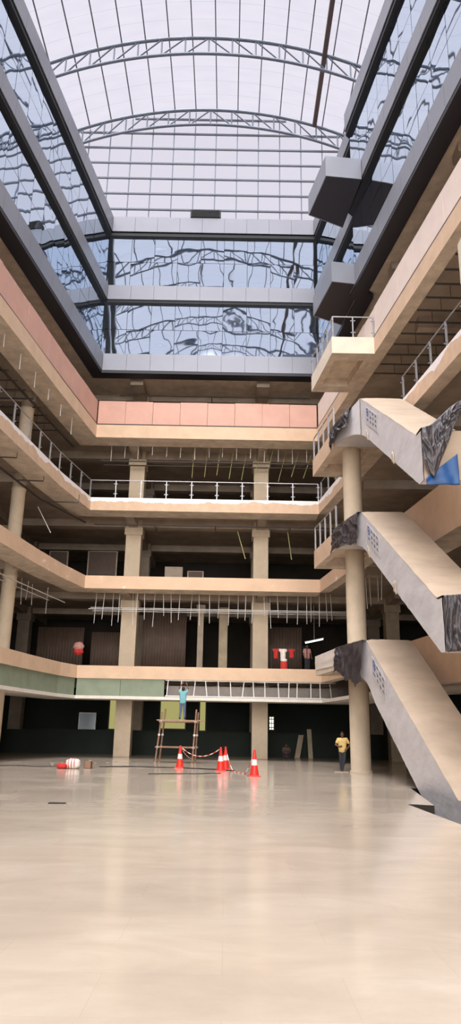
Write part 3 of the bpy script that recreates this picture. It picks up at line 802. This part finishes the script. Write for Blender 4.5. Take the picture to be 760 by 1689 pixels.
# lit openings at the rear of the ground floor
YR = 57.15
def litwin(x0, x1, z0, z1, m, label, bars=0):
    root = empty('lit_window', ((x0+x1)/2, YR, z0), label, 'window', 'lit openings behind the ground floor')
    mb = MB(); mb.box((x0, YR-.02, z0), (x1, YR, z1)); part(mb, 'pane', m, root)
    mb = MB()
    for a, b in (((x0-.08, z0-.08), (x0, z1+.08)), ((x1, z0-.08), (x1+.08, z1+.08)), ((x0, z0-.08), (x1, z0)), ((x0, z1), (x1, z1+.08))): mb.box((a[0], YR-.08, a[1]), (b[0], YR, b[1]))
    part(mb, 'frame', 'bars', root)
    if bars:
        mb = MB()
        for k in range(bars): z = lerp(z0, z1, (k+.5)/bars); mb.box((x0, YR-.05, z-.03), (x1, YR-.025, z+.03))
        mb.box(((x0+x1)/2-.02, YR-.05, z0), ((x0+x1)/2+.02, YR-.025, z1)); part(mb, 'bar', 'bars', root)
litwin(-8.75, -7.6, 1.7, 4.2, 'lit_yellow', 'dull yellow lit opening just left of the left square column on the ground floor')
litwin(-7.0, -6.55, 1.7, 4.2, 'lit_white', 'bright barred window peeping right of the left square column', 8)
litwin(-4.95, -3.1, 1.8, 4.0, 'lit_yellow', 'wide yellow lit opening behind the worker on the scaffold')
litwin(-2.0, -1.6, 1.7, 4.0, 'lit_yellow', 'narrow yellow lit opening right of the scaffold')
litwin(3.2, 3.5, 1.85, 2.75, 'lit_white', 'small bright window right of the right square column', 3)
litwin(12.2, 13.0, 1.6, 3.6, 'lit_white', 'bright window hidden behind the lowest escalator and mirrored in the floor', 4)
root = empty('glass_pane', (-9.7, 54.5, 1.62), 'dull bluish pane standing on the low wall at left', 'pane')
mb = MB(); mb.box((-10.3, 53.62, 1.62), (-9.2, 53.66, 2.7)); part(mb, 'pane', 'pane_blue', root)
mb = MB(); mb.box((-10.35, 53.6, 1.62), (-10.3, 53.68, 2.74)); mb.box((-9.2, 53.6, 1.62), (-9.15, 53.68, 2.74)); mb.box((-10.35, 53.6, 2.7), (-9.15, 53.68, 2.75)); part(mb, 'frame', 'zinc', root)
# tube lamp
root = empty('tube_lamp', (5.9, 50, 7.6), 'glowing tube lamp hung aslant above the first floor at right', 'lamp')
mb = MB(); mb.tube((5.2, 50, 7.45), (6.4, 50, 7.72), .045, 10); part(mb, 'tube', 'tube', root)
mb = MB(); mb.bar((5.15, 50, 7.51), (6.45, 50, 7.80), .08, .05); mb.tube((5.8, 50, 7.66), (5.8, 50, 10.0), .012, 6); part(mb, 'fitting', 'zinc', root)
# clothes hung behind the rear first-floor edge
mb = MB(); mb.path([(2.7, 46.3, 6.75), (3.6, 46.3, 6.62), (4.9, 46.3, 6.78)], .012, 6)
for x in (2.7, 4.9): mb.tube((x, 46.3, 5.29), (x, 46.3, 6.8), .025, 8)
tag(mb.build('clothes_line', 'cable'), 'clothes line on two posts behind the rear first-floor edge', 'clothes line')
def garment(x, w, h, m, label):
    mb = MB()
    def fn(u, v):
        a = (u-.5)*w*(1.0 if v > .7 else .62); return (x+a, 46.3+.03*math.sin(u*11+x), 6.62-h*(1-v))
    mb.grid(fn, 10, 10); tag(solid(mb.build('garment', m), .015), label, 'garment', 'clothes on the line')
garment(2.98, .42, .6, 'red', 'small red garment at the left of the clothes line')
garment(3.42, .5, .72, 'white', 'white garment in the middle of the clothes line')
garment(3.46, .3, 1.2, 'red', 'long red garment hanging under the white one') if False else None
garment(3.95, .42, .55, 'red', 'small red garment at the right of the clothes line')
root = empty('water_jar', (3.45, 46.0, 5.29), 'red and white jar standing below the clothes line', 'jar')
mb = MB(); mb.lathe([(.2, 0), (.22, .05), (.22, .42), (.16, .52)], (3.45, 46, 5.29), 20); part(mb, 'body', 'red', root)
mb = MB(); mb.lathe([(.17, .52), (.2, .56), (.2, .66), (.05, .72)], (3.45, 46, 5.29), 20); part(mb, 'lid', 'white', root)
# bundle hung from a post at the left first floor
def blob(c, s, m, seed, rough=.25):
    mb = MB(); n = 16
    def fn(u, v):
        th = 2*PI*u; ph = PI*(v-.5); d = Vector((math.cos(ph)*math.cos(th), math.cos(ph)*math.sin(th), math.sin(ph)))
        r = 1+rough*noise.noise(d*2.2+Vector((seed, 0, 0))); return (c[0]+d.x*s[0]*r, c[1]+d.y*s[1]*r, c[2]+d.z*s[2]*r)
    mb.grid(fn, 24, 16); return mb
root = empty('cloth_bundle', (-9.3, 46.4, 5.29), 'red and pink cloth bundle on a pole behind the left first-floor corner', 'bundle')
mb = MB(); mb.tube((-9.3, 46.4, 5.29), (-9.3, 46.4, 6.2), .03, 8); part(mb, 'pole', 'cable', root)
part(blob((-9.3, 46.4, 6.55), (.33, .25, .28), 'pinkcloth', 3), 'pink_cloth', 'pinkcloth', root)
part(blob((-9.28, 46.4, 6.22), (.3, .24, .2), 'red', 8), 'red_cloth', 'red', root)

# ------------------------------------------------------------------ people
def capsule(mb, a, b, r0, r1, n=14):
    a = Vector(a); b = Vector(b)
    mb.tube(a, b, r0, n, r1, caps=True)
    for p, r in ((a, r0), (b, r1)):
        ell(mb, p, (r, r, r), n)
def ell(mb, c, s, n=14):
    c = Vector(c)
    def fn(u, v):
        th = 2*PI*u; ph = PI*(v-.5); return (c.x+s[0]*math.cos(ph)*math.cos(th), c.y+s[1]*math.cos(ph)*math.sin(th), c.z+s[2]*math.sin(ph))
    mb.grid(fn, n, n//2+2)
def fuse(o, vox=.014, it=4):
    r = o.modifiers.new('fuse', 'REMESH'); r.mode = 'VOXEL'; r.voxel_size = vox; r.use_smooth_shade = True
    s = o.modifiers.new('soften', 'SMOOTH'); s.iterations = it; s.factor = .5
    return o
def hand(mb, wrist, d, palm_n, curl=.25):
    """palm, four fingers and a thumb; d = direction of the hand, palm_n = out of the palm"""
    w = Vector(wrist); d = Vector(d).normalized(); nrm = Vector(palm_n); nrm = (nrm-d*nrm.dot(d)).normalized(); s = d.cross(nrm)
    for k in (-.026, -.009, .009, .026): capsule(mb, w+s*k*.7, w+d*.085+s*k, .016, .014, 8)
    for k, L in ((-.031, .062), (-.0105, .075), (.0105, .08), (.031, .07)):
        p = w+d*.088+s*k; q = p+d*L*.5+nrm*L*.5*curl+s*k*.25; e = q+d*L*.5+nrm*L*.5*curl*2.2
        capsule(mb, p, q, .0095, .0085, 8); capsule(mb, q, e, .0085, .007, 8)
    p = w+d*.03+s*.032; q = p+d*.03+s*.03+nrm*.012; e = q+d*.03+s*.008+nrm*.01
    capsule(mb, p, q, .012, .0105, 8); capsule(mb, q, e, .0105, .008, 8)
def person(o, rz, J, label, shirt, trouser, sleeve=.62, feet='shoe', gscale=1.0):
    """J: joints in the person's own frame (facing +Y there), metres"""
    o = Vector(o); Rz = Matrix.Rotation(rz, 3, 'Z')
    J = {k: Vector(v) for k, v in J.items()}
    def V(k): return J[k]
    b = MB()
    hd = J['head']; face = J.get('face', Vector((0, 1, 0))).normalized(); up = (hd-J['neck']).normalized(); sd = face.cross(up).normalized()
    ell(b, hd+up*.02, (.078, .094, .105)); ell(b, hd-up*.055+face*.022, (.058, .068, .062))
    capsule(b, hd+face*.088+up*.005, hd+face*.108-up*.03, .011, .017, 8)
    for s in (-1, 1):
        ell(b, hd+sd*s*.08-face*.005-up*.005, (.014, .022, .032), 10); ell(b, hd+sd*s*.032+face*.083+up*.018, (.015, .012, .011), 8)
    ell(b, hd+face*.083-up*.062, (.026, .014, .010), 8)
    capsule(b, J['neck']-up*.05, hd-up*.05, .058, .052)
    for s in ('l', 'r'):
        capsule(b, V('sh'+s), V('el'+s), .048, .037); capsule(b, V('el'+s), V('wr'+s), .039, .025)
        d = J.get('hd'+s, V('wr'+s)-V('el'+s)); hand(b, V('wr'+s)+Vector(d).normalized()*.012, d, J.get('pn'+s, Vector((0, 1, 0))))
    ch = (V('shl')+V('shr'))/2; pv = J['pelvis']
    capsule(b, ch-Vector((0, 0, .08)), pv+Vector((0, 0, .1)), .105, .1); capsule(b, V('shl'), V('shr'), .05, .05)
    for s in ('l', 'r'):
        capsule(b, V('hp'+s), V('kn'+s), .07, .048); capsule(b, V('kn'+s), V('an'+s), .05, .034)
        capsule(b, pv, V('hp'+s), .09, .075)
        f = J.get('ft'+s, Vector((0, 1, 0))); capsule(b, V('an'+s)-Vector((0, 0, .045)), V('an'+s)+f*.15-Vector((0, 0, .065)), .036, .028)
    body = b.build('person', 'skin'); fuse(body, .0085, 3); tag(body, label, 'person')
    body.location = o; body.rotation_euler.z = rz
    t = MB()
    wv = (V('shr')-V('shl')).normalized()
    for k, w in ((-1, 1), (1, 1), (0, 1)):
        capsule(t, ch+wv*.085*k-Vector((0, 0, .09)), pv+wv*.07*k+Vector((0, 0, .1)), .112, .108)
    for k in (-1, 0, 1): capsule(t, pv+wv*.07*k+Vector((0, 0, .12)), pv+wv*.075*k-Vector((0, 0, .03)), .108, .11)
    capsule(t, V('shl'), V('shr'), .068, .068)
    for s in ('l', 'r'):
        e = V('sh'+s)+(V('el'+s)-V('sh'+s))*sleeve; capsule(t, V('sh'+s), e, .068, .058)
    so = t.build('shirt', shirt, body); fuse(so, .016, 4)
    t = MB()
    for s in ('l', 'r'):
        capsule(t, V('hp'+s)+Vector((0, 0, .03)), V('kn'+s), .095, .068); capsule(t, V('kn'+s), V('an'+s)+Vector((0, 0, .0)), .068, .052)
        capsule(t, pv, V('hp'+s), .108, .1)
    to = t.build('trousers', trouser, body); fuse(to, .016, 4)
    t = MB(); ell(t, hd+up*.042-face*.012, (.085, .098, .094)); ell(t, hd-face*.035-up*.005, (.08, .075, .08))
    fuse(t.build('hair', 'hair', body), .012, 2)
    for s in ('l', 'r'):
        t = MB(); f = J.get('ft'+s, Vector((0, 1, 0))).normalized(); a = V('an'+s)
        capsule(t, a-f*.035-Vector((0, 0, .045)), a+f*.16-Vector((0, 0, .055)), .045, .036); ell(t, a+Vector((0, 0, -.01)), (.05, .055, .05))
        fuse(t.build('shoe', feet, body), .012, 3)
    return body
STAND = dict(pelvis=(0, 0, .92), neck=(0, .0, 1.44), head=(0, .02, 1.57), hpl=(-.09, 0, .9), hpr=(.09, 0, .9),
             knl=(-.1, .02, .49), knr=(.1, .02, .49), anl=(-.11, 0, .09), anr=(.11, 0, .09), shl=(-.18, 0, 1.38), shr=(.18, 0, 1.38))
# worker with raised arms, back to the camera
W = dict(STAND); W.update(neck=(0, .03, 1.44), head=(0, .05, 1.57), face=Vector((0, 1, .35)), shl=(-.18, .03, 1.41), shr=(.18, .03, 1.41), ell=(-.25, .22, 1.6), elr=(.25, .22, 1.6), wrl=(-.15, .3, 1.82), wrr=(.15, .3, 1.82),
         anl=(-.14, -.02, .09), anr=(.12, .04, .09), pnl=Vector((0, 1, 0)), pnr=Vector((0, 1, 0)))
person((-2.38, 41.0, 2.215), -.1, W, 'person in teal shirt and blue jeans on the scaffold, arms raised to the ceiling', 'teal', 'jeans', .55)
# man by the column, facing the camera
B = dict(STAND); B.update(ell=(-.34, -.03, 1.12), wrl=(-.2, .1, .98), elr=(.30, .05, 1.14), wrr=(.17, .16, 1.06), hdl=Vector((.6, .3, -.5)), hdr=Vector((-.8, .3, .1)),
         knl=(-.06, .06, .49), knr=(.08, .0, .49), anl=(.04, .1, .09), anr=(.06, -.06, .09), shl=(-.18, 0, 1.38), shr=(.18, 0, 1.37), ftl=Vector((.25, 1, 0)), ftr=Vector((-.1, 1, 0)))
person((5.16, 34.3, 0.0), PI-.1, B, 'person in a yellow shirt and dark trousers standing beside the round column', 'yellow', 'navy', .6)
# two figures in the dark
S = dict(pelvis=(0, -.12, .26), neck=(0, .08, .74), head=(0, .14, .87), hpl=(-.1, -.1, .26), hpr=(.1, -.1, .26), knl=(-.2, .26, .48), knr=(.2, .26, .48), anl=(-.17, .04, .09), anr=(.17, .04, .09),
         shl=(-.18, .05, .68), shr=(.18, .05, .68), ell=(-.26, .2, .5), elr=(.26, .2, .5), wrl=(-.1, .38, .42), wrr=(.1, .38, .42))
person((3.85, 49.6, 0), PI, S, 'person crouching in the shade right of the right square column', 'brownshirt', 'navy', .6)
T = dict(STAND); T.update(ell=(-.26, .02, 1.1), wrl=(-.24, .16, .9), elr=(.26, .02, 1.1), wrr=(.24, .16, .9))
person((4.98, 47.0, 5.29), PI+.3, T, 'person standing dimly on the first floor beside the clothes line', 'pinkcloth', 'navy', .6)

# leaning boards by the dark wall
for i, (x, a, w, h, lab) in enumerate(((5.2, .25, .35, 1.5, 'dark board leaning aslant on the low wall behind the man'), (5.75, .0, .3, 1.9, 'upright narrow board against the low wall behind the man'))):
    mb = MB(); mb.hexa([(x-w/2-a*h, 52.6, 0), (x+w/2-a*h, 52.6, 0), (x+w/2-a*h, 52.66, 0), (x-w/2-a*h, 52.66, 0), (x-w/2, 53.5, h), (x+w/2, 53.5, h), (x+w/2, 53.56, h), (x-w/2, 53.56, h)])
    tag(mb.build('leaning_board', 'column_grey'), lab, 'board')

# ------------------------------------------------------------------ scaffold
root = empty('scaffold', (-2.65, 41.1, 0), 'wooden-planked pole scaffold carrying the worker in teal', 'scaffold')
legs = [((-3.68, 40.4), (-3.42, 40.5), 2.55), ((-1.74, 40.0), (-1.60, 40.2), 2.7), ((-3.6, 42.0), (-3.35, 41.8), 2.75), ((-1.66, 41.8), (-1.55, 41.7), 2.6)]
for (a, b, h) in legs:
    mb = MB(); mb.tube((*a, 0), (*b, h), .045, 10); mb.lathe([(.09, 0), (.09, .02), (.05, .05)], (*a, 0), 12); part(mb, 'leg', 'bamboo', root)
def legat(i, z): a, b, h = legs[i]; t = z/h; return Vector((lerp(a[0], b[0], t), lerp(a[1], b[1], t), z))
for z in (.78, 2.08):
    for i, j in ((0, 1), (2, 3), (0, 2), (1, 3)):
        a, b = legat(i, z), legat(j, z); d = (b-a).normalized(); mb = MB(); mb.tube(a-d*.12, b+d*.12, .038, 8); part(mb, 'ledger', 'bamboo', root)
for k in range(4):
    y = 40.45+k*.36; mb = MB(); mb.hexa([(-3.7, y, 2.12), (-1.15, y, 2.12), (-1.15, y+.32, 2.12), (-3.7, y+.32, 2.12), (-3.7, y, 2.17), (-1.15, y, 2.17), (-1.15, y+.32, 2.17), (-3.7, y+.32, 2.17)])
    part(mb, 'plank', 'plank', root)
for i in range(4):
    for z in (.78, 1.4, 2.08):
        c = legat(i, z); mb = MB(); mb.lathe([(.06, -.05), (.07, 0), (.06, .05)], c, 10); part(mb, 'coupler', 'zinc', root)

# ------------------------------------------------------------------ cones and chains
def cone(x, y, label):
    root = empty('traffic_cone', (x, y, 0), label, 'traffic cone', 'red traffic cones')
    mb = MB(); mb.hexa([(-.23, -.23, 0), (.23, -.23, 0), (.23, .23, 0), (-.23, .23, 0), (-.22, -.22, .045), (.22, -.22, .045), (.22, .22, .045), (-.22, .22, .045)])
    bev(mb.build('base', 'cone', root), .015)
    mb = MB(); mb.lathe([(.175, .04), (.165, .07), (.118, .4), (.085, .62), (.045, .88), (.04, .9)], (0, 0, 0), 28); mb.build('cone_body', 'cone', root)
    mb = MB(); mb.lathe([(.1215, .40), (.0905, .61)], (0, 0, 0), 28); mb.build('reflective_band', 'band', root)
    mb = MB(); mb.lathe([(.03, .9), (.045, .92), (.045, .95), (.02, .97)], (0, 0, 0), 16); mb.build('tip', 'cone', root)
CN = [(-2.07, 35.0), (-.22, 32.9), (-.02, 34.05), (1.08, 29.4)]
for (x, y), l in zip(CN, ['red traffic cone beside the scaffold foot', 'red traffic cone at the front of the middle pair', 'red traffic cone tucked behind the middle pair\'s front one', 'red traffic cone standing alone below the right square column']): cone(x, y, l)
def chain(a, b, sag, label, flat=None):
    a = Vector(a); b = Vector(b); n = 44; mb = MB(); P = []
    for i in range(n+1):
        t = i/n; p = a.lerp(b, t); p.z = max(.02, p.z-sag*4*t*(1-t)); P.append(p)
    for i in range(n): mb.tube(P[i], P[i+1], .018, 6, mi=(i//3) % 2)
    tag(mb.build('barrier_chain', ['chainred', 'chainwhite']), label, 'chain', 'red and white barrier chains')
chain((-2.07, 35.0, .93), (-.22, 32.9, .93), .38, 'red and white chain sagging between the scaffold cone and the middle cones')
chain((-.02, 34.05, .93), (1.08, 29.4, .93), 1.1, 'red and white chain drooping to the floor before the lone right cone')
chain((-2.07, 35.0, .93), (-1.72, 39.8, .25), .12, 'red and white chain running from the left cone back to the scaffold leg')

# ------------------------------------------------------------------ things on the floor
root = empty('sack', (-6.5, 32.7, 0), 'red and white striped sack lying on the marble at left', 'sack')
def sackf(c, s, seed):
    mb = MB()
    def fn(u, v):
        th = 2*PI*u; ph = PI*(v-.5); sg = lambda t, e: math.copysign(abs(t)**e, t)
        d = Vector((sg(math.cos(ph), .6)*sg(math.cos(th), .6), sg(math.cos(ph), .6)*sg(math.sin(th), .6), sg(math.sin(ph), .8)))
        r = 1+.12*noise.noise(d*2+Vector((seed, 0, 0))); return (c[0]+d.x*s[0]*r, c[1]+d.y*s[1]*r, max(.003, c[2]+d.z*s[2]*r))
    mb.grid(fn, 28, 18); return mb
part(sackf((-6.42, 32.7, .2), (.3, .24, .2), 2), 'white_sack_body', 'white', root)
part(sackf((-6.83, 32.55, .11), (.22, .2, .11), 5), 'red_sack_end', 'red', root)
for dx in (-.14, -.02, .1):
    part(sackf((-6.42+dx, 32.7, .203), (.025, .255, .208), 2), 'red_stripe', 'red', root)
root = empty('carton', (-5.85, 33.3, 0), 'small brown open carton beside the striped sack', 'carton')
mb = MB(); mb.box((-6.02, 33.1, 0), (-5.72, 33.4, .015)); 
for lo, hi in (((-6.02, 33.1, 0), (-5.72, 33.115, .3)), ((-6.02, 33.385, 0), (-5.72, 33.4, .3)), ((-6.02, 33.1, 0), (-6.005, 33.4, .3)), ((-5.735, 33.1, 0), (-5.72, 33.4, .3))): mb.box(lo, hi)
part(mb, 'box', 'carton', root)
mb = MB(); mb.hexa([(-5.72, 33.1, .29), (-5.58, 33.1, .24), (-5.58, 33.4, .24), (-5.72, 33.4, .29), (-5.72, 33.1, .3), (-5.58, 33.1, .25), (-5.58, 33.4, .25), (-5.72, 33.4, .3)]); part(mb, 'flap', 'carton', root)
def cable(pts, label, r=.016):
    P = []
    for a, b in zip(pts, pts[1:]):
        for i in range(10): t = i/10; P.append((lerp(a[0], b[0], t)+.06*noise.noise((t*3+a[0], a[1], 0)), lerp(a[1], b[1], t)+.12*noise.noise((t*3, a[1], 4)), r))
    P.append((*pts[-1], r)); mb = MB(); mb.path(P, r, 6); tag(mb.build('cable', 'cable'), label, 'cable', 'cables on the floor')
cable([(-5.6, 34.6), (-4.4, 35.3), (-3.0, 35.0), (-1.2, 34.6), (.4, 33.2)], 'long black cable lying between the sack and the cones', .022)
cable([(-2.9, 29.6), (-2.0, 30.1), (-1.0, 30.3), (-.2, 31.1)], 'short black cable lying in front of the middle cones')
cable([(-10.3, 33.6), (-9.2, 34.4), (-8.3, 33.8), (-7.4, 34.4)], 'black cable lying left of the striped sack')
mb = MB(); mb.hexa([(-3.85, 17.2, .002), (-3.5, 17.3, .002), (-3.5, 17.42, .002), (-3.85, 17.34, .002), (-3.85, 17.2, .03), (-3.5, 17.3, .02), (-3.5, 17.42, .02), (-3.85, 17.34, .03)])
tag(mb.build('wood_offcut', 'cable'), 'small dark offcut alone on the marble at left', 'offcut')
mb = MB(); mb.box((4.75, 33.95, .0), (5.55, 34.75, .0)); 
mb = MB()
for i in range(14):
    a = random.uniform(0, 6.28); x = random.uniform(-8.5, -4); y = random.uniform(34.5, 42); L = random.uniform(.1, .3)
    mb.hexa([(x, y, .002), (x+L*math.cos(a), y+L*math.sin(a), .002), (x+L*math.cos(a)-.05*math.sin(a), y+L*math.sin(a)+.05*math.cos(a), .002), (x-.05*math.sin(a), y+.05*math.cos(a), .002)] +
            [(x, y, .02), (x+L*math.cos(a), y+L*math.sin(a), .02), (x+L*math.cos(a)-.05*math.sin(a), y+L*math.sin(a)+.05*math.cos(a), .02), (x-.05*math.sin(a), y+.05*math.cos(a), .02)])
tag(mb.build('debris', 'dark_soffit'), 'scattered building scraps on the floor left of the scaffold', 'debris', None, 'stuff')
mb = MB(); mb.box((4.72, 33.9, 0), (5.35, 34.1, .025))
tag(mb.build('floor_board', 'dark_soffit'), 'thin board on the floor at the feet of the person in yellow', 'board')

# ------------------------------------------------------------------ sky, exposure, camera
SUN = 13.5; REAR_GLOW = 14.
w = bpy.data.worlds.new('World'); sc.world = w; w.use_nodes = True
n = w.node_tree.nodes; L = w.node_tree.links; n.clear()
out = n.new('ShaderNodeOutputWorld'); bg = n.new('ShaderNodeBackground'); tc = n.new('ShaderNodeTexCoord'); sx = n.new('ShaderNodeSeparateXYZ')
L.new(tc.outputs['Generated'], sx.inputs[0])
dt = n.new('ShaderNodeVectorMath'); dt.operation = 'DOT_PRODUCT'; dt.inputs[1].default_value = Vector((-.12, -.18, .976)).normalized()  # broad overhead glow added to the sky outside the view, brightening walls and floor
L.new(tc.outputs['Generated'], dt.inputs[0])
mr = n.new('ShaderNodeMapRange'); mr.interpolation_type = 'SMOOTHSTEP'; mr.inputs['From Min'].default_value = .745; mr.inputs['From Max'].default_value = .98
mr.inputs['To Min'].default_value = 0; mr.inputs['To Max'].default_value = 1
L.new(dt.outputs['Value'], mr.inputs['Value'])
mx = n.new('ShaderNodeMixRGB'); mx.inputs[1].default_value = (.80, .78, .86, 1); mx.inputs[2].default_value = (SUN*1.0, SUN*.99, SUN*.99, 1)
# low sky glow added behind the camera to light rear fascias and soffits
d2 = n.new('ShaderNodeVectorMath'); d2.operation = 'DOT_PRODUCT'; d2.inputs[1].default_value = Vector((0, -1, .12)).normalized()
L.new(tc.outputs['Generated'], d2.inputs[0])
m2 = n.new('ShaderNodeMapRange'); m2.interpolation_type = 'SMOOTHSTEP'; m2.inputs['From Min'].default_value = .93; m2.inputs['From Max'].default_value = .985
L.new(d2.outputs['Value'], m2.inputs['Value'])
x2 = n.new('ShaderNodeMixRGB'); x2.inputs[2].default_value = (REAR_GLOW, REAR_GLOW*.98, REAR_GLOW*.96, 1)
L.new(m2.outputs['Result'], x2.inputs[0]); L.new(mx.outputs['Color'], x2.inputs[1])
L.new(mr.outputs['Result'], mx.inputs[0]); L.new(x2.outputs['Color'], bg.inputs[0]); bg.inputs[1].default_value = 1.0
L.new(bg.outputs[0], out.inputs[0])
sc.view_settings.view_transform = 'Standard'; sc.view_settings.look = 'None'; sc.view_settings.gamma = 1; sc.view_settings.exposure = 0.0
sc.view_settings.use_curve_mapping = False
sc.cycles.max_bounces = 10; sc.cycles.diffuse_bounces = 5; sc.cycles.glossy_bounces = 5; sc.cycles.transparent_max_bounces = 12
sc.cycles.use_denoising = True

cam = bpy.data.cameras.new('camera'); co = bpy.data.objects.new('camera', cam); C.objects.link(co)
cam.sensor_fit = 'VERTICAL'; cam.sensor_height = 24; cam.lens = 1215/1689*24; cam.clip_end = 400
p = math.radians(16.7); r = math.radians(1.06)
F = Vector((0, math.cos(p), math.sin(p))); R0 = Vector((1, 0, 0)); U0 = R0.cross(F)
Rv = R0*math.cos(r)+U0*math.sin(r); Uv = U0*math.cos(r)-R0*math.sin(r)
mw = Matrix((Rv, Uv, -F)).transposed().to_4x4(); mw.translation = (0, 0, 1.55)
co.matrix_world = mw
sc.camera = co
